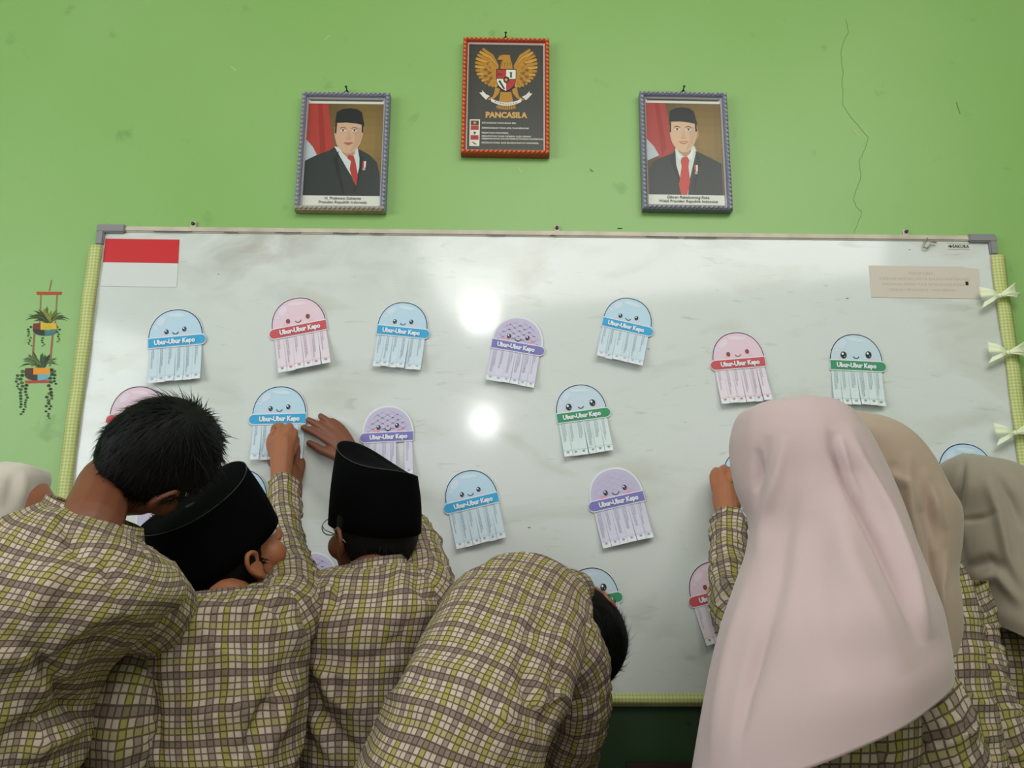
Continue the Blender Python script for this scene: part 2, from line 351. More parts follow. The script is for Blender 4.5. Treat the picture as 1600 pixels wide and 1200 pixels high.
# gingham strips down the sides and along the bottom
def strip(name, x0, x1, z0, z1, d, label):
    e = empty(name, ((x0+x1)/2, 0, z0), label, 'border strip'); cx = (x0+x1)/2
    nx = max(2, int((x1-x0)/.012)); nz = max(2, int((z1-z0)/.012)); v = []; f = []
    for j in range(nz+1):
        for i in range(nx+1):
            x = x0-cx+(x1-x0)*i/nx; z = (z1-z0)*j/nz
            u = i/nx if x1-x0 < z1-z0 else j/nz
            y = -d-.006*sin(pi*u)-.0012*sin(z*40+x*33)
            v.append((x+(.0012*sin(z*17) if x1-x0 < z1-z0 else 0), y, z))
    for j in range(nz):
        for i in range(nx): a = j*(nx+1)+i; f.append((a, a+1, a+nx+2, a+nx+1))
    o = obj('ribbed_paper', mesh('ribbed_paper', v, f), GING, e, True)
    md = o.modifiers.new('s', 'SOLIDIFY'); md.thickness = .0008
    return e
strip('gingham_strip', -BX-.018, -BX+.018, BZ0, BZ1-.058, .0206, 'yellow-green checked strip down the left edge of the whiteboard')
strip('gingham_strip', BX-.019, BX+.020, BZ0, BZ1-.058, .0206, 'yellow-green checked strip down the right edge of the whiteboard')
strip('gingham_strip', -BX+.02, BX-.012, BZ0+.002, BZ0+.030, .0224, 'green checked strip along the bottom edge of the whiteboard')

# ribbon bows on the right strip
BOWM = flat('pale_yellow_green_ribbon', (222, 230, 194), .5, sheen=.2)
def bow(px, py, s, label, tilt):
    c = W(px, py, .032); e = empty('ribbon_bow', c, label, 'bow', 'ribbon bows on the right strip', rot=(0, tilt, 0))
    for sx, zz, ln, w1, nm in ((-1, .012, .052, .028, 'loop'), (1, .018, .050, .030, 'loop'), (-1, -.022, .050, .016, 'tail'), (1, -.002, .055, .014, 'tail')):
        v = []; f = []; n = 8
        for i in range(n+1):
            t = i/n; x = sx*ln*t; z = zz*t*1.1; w = .003+(w1-.003)*(t**.8)*(.5 if nm == 'loop' else .5)
            y = -.006-.010*sin(pi*min(1, t*1.1))
            for k in (-1, -.4, .4, 1): v.append((x+(0 if nm == 'loop' else .006*t*k), y+.004*(1-k*k)*t, z+w*k))
        for i in range(n):
            for k in range(3): a = i*4+k; f.append((a, a+1, a+5, a+4))
        o = obj('ribbon_'+nm, mesh('ribbon_'+nm, v, f), BOWM, e, True); md = o.modifiers.new('s', 'SOLIDIFY'); md.thickness = .0009
    bm = bmesh.new(); bmesh.ops.create_uvsphere(bm, u_segments=12, v_segments=8, radius=.006); bmesh.ops.scale(bm, vec=(1, .8, 1.2), verts=bm.verts); bmesh.ops.translate(bm, vec=(0, -.007, 0), verts=bm.verts)
    me = bpy.data.meshes.new('knot'); bm.to_mesh(me); bm.free(); obj('knot', me, BOWM, e, True)
    e.scale = (s, s, s)
bow(1560, 463, .95, 'topmost pale ribbon bow, beside the faded notice', -.06)
bow(1573, 552, .95, 'middle pale ribbon bow on the right strip', .05)
bow(1584, 677, .95, 'lowest pale ribbon bow on the right strip', -.04)

# red and white flag stickers at the top left
def quad_sheet(name, pts, col, parent, org, layer):
    P = Print(.0002); q = [W(a, b, .0145) for a, b in pts]; P.poly([(w.x-org.x, w.z-org.z) for w in q], col, 1); me = P.build(name)
    bm = bmesh.new(); bm.from_mesh(me); r = bmesh.ops.extrude_face_region(bm, geom=bm.faces[:]); bmesh.ops.translate(bm, vec=(0, -.0005, 0), verts=[g for g in r['geom'] if isinstance(g, bmesh.types.BMVert)]); bmesh.ops.recalc_face_normals(bm, faces=bm.faces[:]); bm.to_mesh(me); bm.free()
    o = obj(name, me, [flat(name+'_paper', col, .5)], parent); o.location.y = layer; return o
og = W(220, 410, .0145); fl = empty('paper_flag', og, 'red over white paper flag stuck on the top left corner of the board', 'flag')
quad_sheet('red_band', [(165, 373), (280.5, 374.5), (278.5, 411.5), (161, 409.5)], (198, 6, 18), fl, og, 0)
quad_sheet('white_band', [(161, 409.8), (278.5, 411.8), (276, 449), (157, 447)], (209, 212, 210), fl, og, 0)
# faded notice at the top right
og = W(1445, 441, .0145); nt = empty('faded_notice', og, 'faded beige printed notice at the top right of the board', 'notice')
NOTP = quad_sheet('notice_sheet', [(1357.5, 415), (1500, 416.5), (1520, 420), (1529, 420), (1532, 467), (1361.5, 464.5)], (203, 194, 182), nt, og, 0)
for k, (t, sz, xo) in enumerate((('PERHATIAN', .0125, -.01), ('TULISLAH DENGAN SPIDOL KHUSUS WHITEBOARD', .0105, .0), ('BERSIHKAN PAPAN TULIS SETELAH DIGUNAKAN', .0105, .0), ('DENGAN PENGHAPUS YANG KERING', .0105, -.01))):
    me = text_me('faded_line', t, sz, .0002, 1.0); o = obj('faded_line', me, flat('faded_red_ink', (188, 170, 160), .6), nt); o.location = (xo, -.0008, .024-.0155*k)
P = Print(); P.rect(-.004, -.005, .004, .005, (28, 26, 34), 1); q = W(1506, 446, 0); o = obj('black_mark', P.build('black_mark'), PRINT, nt); o.location = (q.x-og.x, -.0010, q.z-og.z)
# ------------------------------------------------------------------ tear-off jellyfish papers
KIND = {
 'blue': dict(dome=(186, 214, 232), line=(44, 58, 84), band=(62, 164, 214), strip=(200, 217, 227), foot=(150, 190, 212), eye=(44, 52, 66), txt=(160, 178, 192)),
 'pink': dict(dome=(226, 200, 214), line=(96, 62, 78), band=(200, 84, 92), strip=(222, 210, 221), foot=(205, 110, 125), eye=(140, 74, 70), txt=(186, 170, 184)),
 'green': dict(dome=(196, 214, 226), line=(44, 50, 66), band=(64, 146, 104), strip=(206, 220, 221), foot=(110, 165, 135), eye=(40, 44, 52), txt=(168, 182, 188)),
 'purple': dict(dome=(196, 188, 216), line=(226, 224, 238), band=(128, 120, 186), strip=(208, 206, 224), foot=(170, 168, 196), eye=(58, 54, 72), txt=(176, 174, 196)),
}
PAPER = (222, 226, 232)
def dome_pts(rx, rz, n=28, k=2.15):
    out = []
    for i in range(n+1):
        t = pi*i/n; c, s_ = cos(t), sin(t)
        out.append((rx*np.sign(c)*abs(c)**(2/k), .06+rz*abs(s_)**(2/k)))
    return out
def make_dome(kind):
    K = KIND[kind]; P = Print(.0022)
    P.poly([(.485, -.075), *dome_pts(.485, .545), (-.485, -.075)], PAPER, 0)
    if kind == 'purple':
        P.poly([(.455, .05), *dome_pts(.455, .510), (-.455, .05)], K['dome'], 1)
        for a in range(-4, 6):   # quilted lattice
            for sgn in (1, -1):
                pts = []
                for i in range(15):
                    t = i/14; x = sgn*(-.5+t*.9)+a*.19; z = .04+t*.5
                    if abs(x) < .44*math.sqrt(max(0, 1-((z-.04)/.48)**2)): pts.append((x, z))
                if len(pts) > 1: P.line(pts, .016, (190, 181, 212), 2)
    else:
        P.poly([(.474, .05), *dome_pts(.474, .532), (-.474, .05)], K['line'], 1)
        P.poly([(.458, .05), *dome_pts(.458, .513), (-.458, .05)], K['dome'], 2)
        P.ell(-.24, .39, .10, .06, (208, 218, 234) if kind != 'pink' else (230, 212, 226), 3, a=.8); P.ell(-.34, .28, .035, .03, (212, 216, 232), 3)
        P.ell(.02, .48, .16, .035, (208, 222, 234) if kind != 'pink' else (232, 212, 224), 3, a=-.1)
    er = {'blue': .041, 'pink': .040, 'green': .060, 'purple': .042}[kind]; ex = {'blue': .155, 'pink': .175, 'green': .225, 'purple': .175}[kind]; ez = .20
    for sx in (-1, 1):
        P.ell(sx*ex, ez+sx*.012, er*.92, er*1.1, K['eye'], 4)
        if kind != 'pink': P.ell(sx*ex-er*.25, ez+sx*.012+er*.4, er*.34, er*.36, (235, 238, 245), 5, 10); P.ell(sx*ex+er*.3, ez+sx*.012-er*.4, er*.18, er*.18, (170, 178, 190), 5, 8)
        P.ell(sx*(ex+.055), ez-.075, .05, .024, {'purple': (236, 150, 172), 'blue': (216, 200, 220), 'pink': (232, 186, 200), 'green': (226, 196, 208)}[kind], 3)
    r = .062 if kind == 'purple' else .050
    P.line([(r*cos(t), ez-.02+r*.9*sin(t)) for t in [pi+.25+(pi-.5)*i/10 for i in range(11)]], .014, K['eye'], 4)
    return P.build('dome_'+kind)
def make_band(kind, side):
    K = KIND[kind]; P = Print(.0022); pts = []
    if side < 0: pts += [(-.44+0.084*cos(t), .084*sin(t)) for t in [pi/2+pi*i/8 for i in range(9)]]; pts += [(.47, -.084), (.47, .084)]
    else: pts += [(.44+0.084*cos(t), .084*sin(t)) for t in [-pi/2+pi*i/8 for i in range(9)]]; pts += [(-.47, .084), (-.47, -.084)]
    P.poly([(x*1.012, z*1.22) for x, z in pts], PAPER, 0); P.poly(pts, K['band'], 1)
    return P.build('band_'+kind)
def make_strip(kind, seed):
    K = KIND[kind]; P = Print(.0022); r = random.Random(seed); w = .0762; n = 8
    for i in range(n): P.rect(-w, -.69*i/n, w, -.69*(i+1)/n, K['strip'] if i < n-1 else PAPER, 0)
    for sx in (-1, 1): P.line([(sx*w*.97, -.69*i/n) for i in range(n+1)], .004, (188, 194, 208) if sx > 0 else (228, 231, 238), 1)
    nl = r.choice([2, 2, 3]); ln = r.uniform(.32, .52)
    for c in range(nl):
        x = -.03+.027*c; z = -.03; end = -.03-ln*(1 if c < nl-1 else r.uniform(.4, .9))
        while z > end:
            h = r.uniform(.012, .04); P.rect(x-.0075, z, x+.0075, max(z-h, end-.005), K['txt'], 1); z -= h+.009
    P.line([(-w, -.575), (w, -.575)], .004, K['foot'], 1)
    for k in range(2): P.rect(-.026+.006*k, -.600-.018*k, .024-.004*k, -.611-.018*k, K['foot'], 1)
    return P.build('strip_'+kind, warp=lambda p: (p[0], p[1]-.075*(p[2]/.69)**2-.015*(1-(p[0]/w)**2)*abs(p[2])/.69, p[2]))
_d = {}
def cached(key, fn):
    if key not in _d: _d[key] = fn(); _d[key].materials.append(PRINT)
    return _d[key]
TITLE = text_me('title_lettering', 'Ubur-Ubur Kepo', .118, .0062, .86); TITLE.materials.append(flat('white_ink', (226, 232, 238), .6))
def link(name, me, parent, loc=(0, 0, 0), rot=(0, 0, 0)):
    o = bpy.data.objects.new(name, me); C.objects.link(o); o.parent = parent; o.location = loc; o.rotation_euler = rot; return o
PLAIN = bpy.data.materials['printed_paper']
def paper(kind, l, r, label, side=-1, miss=(), lift=.012):
    a = W(*l, .0145); b = W(*r, .0145); c = (a+b)/2; w = (b-a).length*1.0; ang = -math.atan2(b.z-a.z, b.x-a.x)
    e = empty('tear_off_paper', (c.x, -.0165, c.z), label, 'poster', 'jellyfish tear-off papers on the board', rot=(0, ang, 0)); e.scale = (w, w, w)
    link('dome_panel', cached(('d', kind), lambda: make_dome(kind)), e, (0, -.004, 0))
    bd = link('title_band', cached(('b', kind, side), lambda: make_band(kind, side)), e, (0, -.018, 0))
    link('title_lettering', TITLE, bd, (.01*(-side), -.016, -.004))
    for k in range(6):
        if k in miss: continue
        rr = random.Random(hash((l[0], k)) & 1023)
        link('tear_strip', cached(('s', kind, k), lambda: make_strip(kind, k*7+len(kind))), e, (-.3775+.151*k, -.003, -.05), (rr.uniform(-.075, .01)-lift, rr.uniform(-.012, .012), rr.uniform(-.045, .045)))
    return e
paper('blue', (230, 538), (320, 530), 'blue jellyfish tear-off paper below the red flag sticker, top row', 1)
paper('pink', (424, 524), (513, 507), 'pink jellyfish tear-off paper tilted, second in the top row', -1, lift=.03)
paper('blue', (587, 515), (669, 523), 'blue jellyfish tear-off paper between the pink and the purple one in the top row', 1, lift=.03)
paper('purple', (766, 536), (848, 550), 'purple jellyfish tear-off paper beside the bright lamp reflection, tilted right', 1)
paper('blue', (939, 502), (1018, 520), 'blue jellyfish tear-off paper tilted steeply under the right portrait', 1, lift=.03)
paper('pink', (1112, 572), (1197, 565), 'pink jellyfish tear-off paper left of the green-banded one at far right', -1)
paper('green', (1294, 570), (1381, 574), 'green-banded jellyfish tear-off paper in the upper right, level', 1)
paper('pink', (169, 657), (260, 655), 'pink jellyfish tear-off paper half hidden by the bareheaded boy\'s hair', -1)
paper('blue', (392, 656), (481, 654), 'blue jellyfish tear-off paper being held by three hands', -1)
paper('purple', (565, 685), (648, 681), 'purple jellyfish tear-off paper with one strip torn off', -1, miss=(4,))
paper('green', (868, 655), (951, 644), 'green-banded jellyfish tear-off paper in the middle of the board', 1)
paper('blue', (696, 796), (781, 776), 'blue jellyfish tear-off paper right of the middle capped boy', -1)
paper('purple', (922, 793), (1008, 774), 'purple jellyfish tear-off paper with tilted band above the bending boy\'s head', -1)
paper('purple', (213, 832), (300, 806), 'purple jellyfish tear-off paper peeking between the two left boys', 1)
paper('purple', (447, 916), (530, 911), 'purple jellyfish tear-off paper whose dome peeks between the capped boys', -1)
paper('green', (884, 948), (970, 932), 'green-banded jellyfish tear-off paper behind the bending boy\'s head', 1)
paper('pink', (1078, 942), (1164, 920), 'pink jellyfish tear-off paper at bottom right behind the pink hijab sleeve', -1)
paper('blue', (1128, 757), (1215, 750), 'blue jellyfish tear-off paper hidden behind the pink hijab, held by a hand', -1)
paper('blue', (1464, 747), (1557, 749), 'blue jellyfish tear-off paper whose top shows over the grey-brown hijab', 1)
paper('blue', (332, 788), (420, 782), 'blue jellyfish tear-off paper mostly hidden behind the left black cap', 1)

# ------------------------------------------------------------------ framed pictures
BARE = flat('scuffed_bare_wood', (172, 156, 134), .7, noise=.35, nscale=50)
def frame_from_px(name, TL, TR, BR, BL, label, colA, colB, colC, rail, nail):
    d = .03; tl, tr, br, bl = [W(*q, d) for q in (TL, TR, BR, BL)]
    c = (tl+tr+br+bl)/4; w = ((tr-tl).length+(br-bl).length)/2; h = ((tl-bl).length+(tr-br).length)/2
    ax = ((tr-tl)+(br-bl)).normalized(); ang = -math.atan2(ax.z, ax.x)
    e = empty(name, (c.x, 0, c.z), label, 'picture', 'framed pictures above the board', rot=(0, ang, 0))
    MA = flat(name+'_rail_paint', colA, .5, noise=.2, nscale=60)
    x, z = w/2, h/2
    obj('backing_board', box_me('backing_board', -x+.006, x-.006, -.014, -.004, -z+.006, z-.006), flat(name+'_backing', (150, 130, 105), .8), e)
    inner = flat(name+'_inner_lip', colC, .5)
    for (a, b, ln, rz) in (((-x, z), (x, z), w, 0), ((x, z), (x, -z), h, 1), ((x, -z), (-x, -z), w, 2), ((-x, -z), (-x, z), h, 3)):
        # mitred rail profile swept along the side
        prof = [(0, -.004), (0, -.026), (.35, -.031), (.62, -.028), (.80, -.022), (1.0, -.018), (1.0, -.008)]
        A = Vector((a[0], 0, a[1])); B = Vector((b[0], 0, b[1])); t = (B-A).normalized(); inn = Vector((t.z, 0, -t.x))
        v = []; n = len(prof)
        for P0, s in ((A, 1), (B, -1)):
            for (q, y) in prof: v.append(P0+t*s*q*rail+inn*q*rail+Vector((0, y, 0)))
        f = [(i, i+1, i+1+n, i+n) for i in range(n-1)]
        me = mesh('frame_side', v, f); o = obj('frame_side', me, [BARE if (rz == 2 and nail[0] == 542) else MA, inner], e)
        for p_ in me.polygons: p_.material_index = 1 if p_.index >= 4 else 0
        bm = bmesh.new(); bm.from_mesh(me); bmesh.ops.recalc_face_normals(bm, faces=bm.faces[:]); bm.to_mesh(me); bm.free()
        # rope-like carved beads
        k = int(ln/.0125); bm = bmesh.new(); 
        for i in range(k):
            pc = A+t*((i+.5)*ln/k)+inn*rail*.33+Vector((0, -.030, 0))
            m4 = Matrix.Translation(pc) @ Matrix(((t.x, 0, inn.x, 0), (0, 1, 0, 0), (t.z, 0, inn.z, 0), (0, 0, 0, 1))) @ Matrix.Rotation(.7, 4, 'Y') @ Matrix.Diagonal((.0092, .005, .0052, 1))
            bmesh.ops.create_icosphere(bm, subdivisions=1, radius=.7, matrix=m4)
        me = bpy.data.meshes.new('carved_beading'); bm.to_mesh(me); bm.free()
        ob = obj('carved_beading', me, flat(name+'_beading', colB, .45, noise=.45, nscale=110), o, True); ob['kind'] = 'stuff'
    # nail and string loop
    nw = W(*nail, .01); lx = nw.x-c.x
    o = obj('string', tube_me('string', [(lx-.012, -.012, z-.002), (lx-.003, -.008, z+.016), (lx+.002, -.006, z+.019), (lx+.006, -.008, z+.010), (lx+.012, -.012, z-.002)], .0012), SCR, e)
    o = obj('nail', tube_me('nail', [(lx, .002, z+.016), (lx, -.02, z+.021), (lx, -.021, z+.021)], [.0018, .0018, .004]), SCR, e)
    return e, w, h
def faceprint(P, T, K):
    pass
def portrait(e, w, h, rail, younger):
    P = Print(.0001); x0, x1, z0, z1 = -w/2+rail, w/2-rail, -h/2+rail, h/2-rail; ww = x1-x0; hh = z1-z0
    def T(u, v): return (x0+ww*u, z1-hh*v)
    P.rect(x0, z0, x1, z1, (206, 208, 198), 0)
    P.poly([T(.02, .0), T(.98, .0), T(.98, .012), T(.02, .012)], (96, 92, 84), 1)
    pic = (.0, .035, 1.0, .905)
    def Q(u, v): return T(pic[0]+u*(pic[2]-pic[0]), pic[1]+v*(pic[3]-pic[1]))
    bgc = [(96, 78, 36), (112, 92, 44), (124, 102, 52), (112, 88, 42), (92, 70, 34)]
    for i in range(10):
        for j in range(12):
            r = math.hypot((i+.5)/10-.78, ((j+.5)/12-.42)*.9); k = max(0, 1-r*1.4); c = tuple(int(a+(b-a)*k) for a, b in zip((84, 66, 32), (140, 114, 58)))
            P.poly([Q(i/10, j/12), Q((i+1)/10, j/12), Q((i+1)/10, (j+1)/12), Q(i/10, (j+1)/12)], c, 1)
    def S(pts, c, l): P.poly([Q(*p) for p in pts], c, l)
    def sm(pts, n=5):   # closed catmull-rom
        out = []; m = len(pts)
        for i in range(m):
            p = [np.array(pts[(i+k-1) % m]) for k in range(4)]
            for j in range(n):
                t = j/n; out.append(tuple(.5*((2*p[1])+(-p[0]+p[2])*t+(2*p[0]-5*p[1]+4*p[2]-p[3])*t*t+(-p[0]+3*p[1]-3*p[2]+p[3])*t**3)))
        return out
    def SS(pts, c, l, n=5): S(sm(pts, n), c, l)
    S([(0, 0), (.26, 0), (.31, .25), (.37, .50), (.30, .62), (.15, .60), (0, .40)], (164, 56, 46), 2)
    S([(.12, 0), (.18, 0), (.26, .5), (.2, .6)], (146, 44, 38), 3)
    S([(0, .40), (.09, .48), (.16, .58), (.0, .64)], (176, 186, 192), 3)
    if younger:
        S([(.02, 1), (.02, .74), (.06, .66), (.14, .62), (.36, .545), (.50, .60), (.66, .53), (.84, .60), (.98, .66), (.98, 1)], (42, 46, 43), 4)
        S([(.375, .50), (.63, .47), (.655, .52), (.55, .84), (.52, 1.0), (.44, 1.0), (.385, .80)], (196, 204, 198), 5)
        S([(.46, .60), (.53, .59), (.555, .63), (.54, .70), (.555, .86), (.51, 1.0), (.43, 1.0), (.405, .90), (.45, .70), (.44, .64)], (186, 62, 48), 7.5)
        S([(.38, .53), (.46, .60), (.42, .62)], (214, 220, 214), 7); S([(.62, .50), (.53, .59), (.59, .63)], (214, 220, 214), 7)
        hx, hy = .49, .33; fw, fh = .175, .20
    else:
        S([(0, 1), (.0, .63), (.14, .57), (.30, .52), (.38, .475), (.56, .60), (.70, .50), (.84, .56), (.94, .64), (.98, .76), (1, 1)], (42, 48, 46), 4)
        S([(.37, .47), (.52, .50), (.68, .49), (.71, .60), (.715, .79), (.66, .84), (.56, .72)], (196, 204, 202), 5)
        S([(.56, .565), (.63, .57), (.655, .62), (.70, .78), (.69, .90), (.64, .84), (.59, .72), (.60, .63), (.55, .60)], (168, 52, 48), 7.5)
        hx, hy = .555, .335; fw, fh = .18, .20
    skin = (206, 170, 138) if younger else (198, 160, 132)
    sk2 = (176, 134, 104); dk = (70, 52, 40)
    S([(hx-.09, hy+.10), (hx+.10, hy+.10), (hx+.09, hy+.22), (hx+.01, hy+.27), (hx-.08, hy+.20)], sk2, 6)
    ears = ((hx+fw+.005, hy+.02),) if younger else ((hx-fw+.005, hy+.0), (hx+fw-.015, hy-.02))
    for ex, ey in ears: SS([(ex-.02, ey-.04), (ex+.018, ey-.045), (ex+.022, ey+.01), (ex-.005, ey+.055)], sk2, 6)
    SS([(hx-fw, hy-.10), (hx, hy-.17), (hx+fw, hy-.10), (hx+fw*.98, hy+.04), (hx+fw*.72, hy+.14), (hx+fw*.28, hy+.205), (hx-fw*.28, hy+.205), (hx-fw*.80, hy+.13), (hx-fw*1.0, hy+.03)], skin, 8)
    SS([(hx+fw*.45, hy-.05), (hx+fw*.96, hy-.06), (hx+fw*.9, hy+.05), (hx+fw*.6, hy+.14), (hx+fw*.15, hy+.19), (hx+fw*.45, hy+.08)], tuple(int(c*.93) for c in skin), 9)
    # hair sideburns and cap
    S([(hx-fw*1.04, hy-.11), (hx-fw*.9, hy-.11), (hx-fw*.93, hy+.0), (hx-fw*1.06, hy-.01)], (34, 32, 30), 9); S([(hx+fw*1.04, hy-.11), (hx+fw*.9, hy-.10), (hx+fw*.95, hy-.01), (hx+fw*1.05, hy-.02)], (34, 32, 30), 9)
    S([(hx-fw*1.06, hy-.12), (hx-fw*.98, hy-.24), (hx-fw*.55, hy-.275), (hx, hy-.285), (hx+fw*.5, hy-.275), (hx+fw*.88, hy-.24), (hx+fw*1.10, hy-.095), (hx+fw*.5, hy-.115), (hx-fw*.2, hy-.125)], (22, 26, 26), 10)
    for sx in (-1, 1):
        ex = hx-.005+sx*.075; ey = hy-.035
        SS([(ex-.036, ey), (ex, ey-.014), (ex+.036, ey), (ex, ey+.010)], (222, 214, 204), 10); P.ell(*Q(ex, ey-.001), ww*.014, ww*.013, (34, 26, 24), 11, 10)
        S([(ex-.045, ey-.030), (ex, ey-.042), (ex+.045, ey-.030), (ex+.04, ey-.022), (ex, ey-.032), (ex-.04, ey-.022)], dk if younger else (120, 100, 84), 10)
        S([(ex-.038, ey-.006), (ex, ey-.018), (ex+.038, ey-.006), (ex, ey-.012)], dk, 11)
        if not younger: S([(ex-.03, ey+.022), (ex, ey+.028), (ex+.03, ey+.020), (ex, ey+.023)], sk2, 10)
    S([(hx-.012, hy-.03), (hx+.01, hy-.03), (hx+.034, hy+.052), (hx, hy+.064), (hx-.034, hy+.052)], tuple(int(c*.95) for c in skin), 10)
    S([(hx-.036, hy+.048), (hx-.012, hy+.056), (hx+.012, hy+.056), (hx+.036, hy+.048), (hx+.02, hy+.064), (hx-.02, hy+.064)], sk2, 11)
    SS([(hx-.066, hy+.098), (hx, hy+.092), (hx+.066, hy+.094), (hx, hy+.125)], (178, 100, 88), 10); S([(hx-.062, hy+.100), (hx, hy+.104), (hx+.062, hy+.097), (hx, hy+.110)], (232, 224, 216) if younger else (120, 70, 60), 11)
    # lapels and medal
    S([(hx-.12, .52), (hx-.13, .62), (hx-.02, .96), (hx-.035, .99), (hx-.19, .62)], (30, 33, 32), 6)
    S([(hx+.15, .52), (hx+.17, .64), (hx+.10, .96), (hx+.12, .97), (hx+.22, .64)], (30, 33, 32), 6)
    mx = .62 if younger else .755; my = .70 if younger else .65
    S([(mx, my-.02), (mx+.02, my-.02), (mx+.02, my+.05), (mx, my+.05)], (190, 60, 56), 8); S([(mx+.02, my-.02), (mx+.045, my-.02), (mx+.04, my+.05), (mx+.02, my+.05)], (214, 210, 204), 8); P.ell(*Q(mx+.02, my+.065), ww*.02, ww*.02, (170, 160, 140), 8, 10)
    o = obj('portrait_print', P.build('portrait_print'), GLOSSPRINT, e); o.location.y = -.0148
    lines = (('Gibran Rakabuming Raka', 'Wakil Presiden Republik Indonesia') if younger else ('H. Prabowo Subianto', 'Presiden Republik Indonesia'))
    for k, t in enumerate(lines):
        me = text_me('caption_line', t, ww*.054, .0001, 1.02, shear=.08); q = T(.52, .930+.036*k); oo = obj('caption_line', me, flat('caption_ink', (88, 84, 80), .6), o); oo.location = (q[0], -.0014, q[1])
BLU = ((118, 122, 148), (158, 152, 152), (172, 166, 166))
e, w, h = frame_from_px('framed_portrait', (472, 142), (608, 144), (603, 328), (459, 327), 'portrait of an older man in black cap and red tie, blue frame, hanging left', *BLU, .0175, (542, 137)); portrait(e, w, h, .0175, False)
# scuffed bare wood along the bottom of the left frame
e2, w2, h2 = frame_from_px('framed_portrait', (1000, 141), (1137, 144), (1145, 327), (1005, 325), 'portrait of a young man in black cap and red tie, blue frame, hanging right', *BLU, .0175, (1067, 137)); portrait(e2, w2, h2, .0175, True)
eg, wg, hg = frame_from_px('framed_emblem', (722, 57), (858, 59), (859, 240), (722, 238), 'black Pancasila emblem poster in a red-orange carved frame, hanging in the middle', (176, 62, 42), (214, 120, 52), (216, 196, 190), .0160, (790, 48))
def emblem(e, w, h, rail):
    x0, x1, z0, z1 = -w/2+rail, w/2-rail, -h/2+rail, h/2-rail
    def T(p): return (x0+(x1-x0)*(p[0]-178)/(812-178), z1-(z1-z0)*(p[1]-203)/(1080-203))
    P = Print(.0001); P.rect(x0, z0, x1, z1, (58, 58, 52), 0)
    def S(pts, c, l): P.poly([T(p) for p in pts], c, l)
    G1, G2, G3 = (176, 126, 40), (196, 146, 56), (128, 86, 26)
    # wings: fans of feathers, mirrored about x=497
    tips = [(292, 238), (268, 262), (250, 290), (238, 322), (232, 356), (232, 390), (238, 424), (250, 456), (268, 486), (292, 512), (320, 534), (350, 550), (380, 560), (408, 560)]
    for sx in (1, -1):
        def Mx(p): return (497+sx*(p[0]-497), p[1])
        root = [(430+(-1)*0, 380+i*10) for i in range(len(tips))]
        for i, tp in enumerate(tips):
            rt = np.array(root[i], float); tv = np.array(tp, float); dv = tv-rt; L_ = np.hypot(*dv); n = np.array([-dv[1], dv[0]])/L_
            bow_ = n*L_*(.14-.012*i)*(-1)
            mid = (rt+tv)/2+bow_*-.6; wv = 20
            pts = [rt-n*7, mid-n*wv, tv-n*4, tv+dv/L_*6, tv+n*wv*.8, mid+n*wv, rt+n*7]
            S([Mx(p) for p in pts], G3, 2+2*i*.2); S([Mx(p) for p in [rt-n*5, mid-n*(wv-4), tv-n*6, tv+n*wv*.6, mid+n*(wv-5), rt+n*5]], G2 if i % 2 else G1, 2.25+.4*i)
        for rr, cnt in ((120, 9), (80, 7)):
            for i in range(cnt):
                a = 2.2+1.9*i/(cnt-1); cx, cy = 425, 440
                px_, py_ = cx+rr*cos(a)*.9, cy-rr*sin(a)
                q = [(px_+14*cos(a+k)*1.1, py_-14*sin(a+k)) for k in np.linspace(-1.5, 1.5, 6)]; S([Mx(p) for p in q+[(px_-26*cos(a), py_+26*sin(a))]], G3 if i % 2 else G1, 9)
        S([Mx(p) for p in [(330, 350), (370, 370), (430, 395), (440, 480), (410, 550), (395, 480), (385, 420), (350, 380)]], G1, 9.3)
        # legs
        S([Mx(p) for p in [(405, 560), (445, 575), (440, 610), (405, 650), (375, 668), (345, 668), (350, 655), (385, 640), (398, 605)]], G1, 6)
    S([(452, 600), (540, 600), (560, 690), (584, 730), (560, 742), (498, 748), (440, 742), (414, 730), (436, 690)], G1, 4)
    for i in range(9): x = 425+i*18; S([(x, 700), (x+10, 700), (x+8, 745), (x, 742)], G3, 5)
    S([(447, 400), (452, 350), (470, 330), (430, 328), (415, 322), (440, 312), (432, 296), (470, 284), (528, 286), (532, 320), (545, 360), (552, 405), (500, 440)], G1, 6)
    S([(425, 312), (455, 305), (445, 322)], G2, 7); P.ell(*T((462, 300)), .0009, .0009, (30, 24, 20), 8, 8)
    for i in range(4): S([(455+i*24, 350), (463+i*24, 350), (460+i*24, 400)], G3, 7)
    # shield
    def sh(k): return [(497-82*k, 500-90*k), (497+82*k, 500-90*k), (497+82*k, 500-10), (497+70*k, 500+45*k), (497+40*k, 500+78*k), (497, 500+98*k), (497-40*k, 500+78*k), (497-70*k, 500+45*k), (497-82*k, 500-10)]
    S(sh(1.04), (30, 26, 24), 12); S([(418, 413), (497, 413), (497, 490), (418, 490)], (170, 46, 44), 13); S([(497, 413), (577, 413), (577, 490), (497, 490)], (220, 216, 206), 13)
    S([(418, 492), (497, 492), (497, 592), (460, 572), (432, 545), (418, 510)], (220, 216, 206), 13); S([(497, 492), (577, 492), (575, 515), (562, 545), (535, 572), (497, 592)], (170, 46, 44), 13)
    P.ell(*T((537, 440)), .0042, .0028, (40, 92, 52), 14, 12); S([(532, 445), (544, 445), (548, 478), (528, 478)], (40, 92, 52), 14)
    P.ell(*T((452, 456)), .0035, .0022, (60, 40, 36), 14, 12); S([(430, 445), (440, 440), (436, 462), (426, 462)], (60, 40, 36), 15)
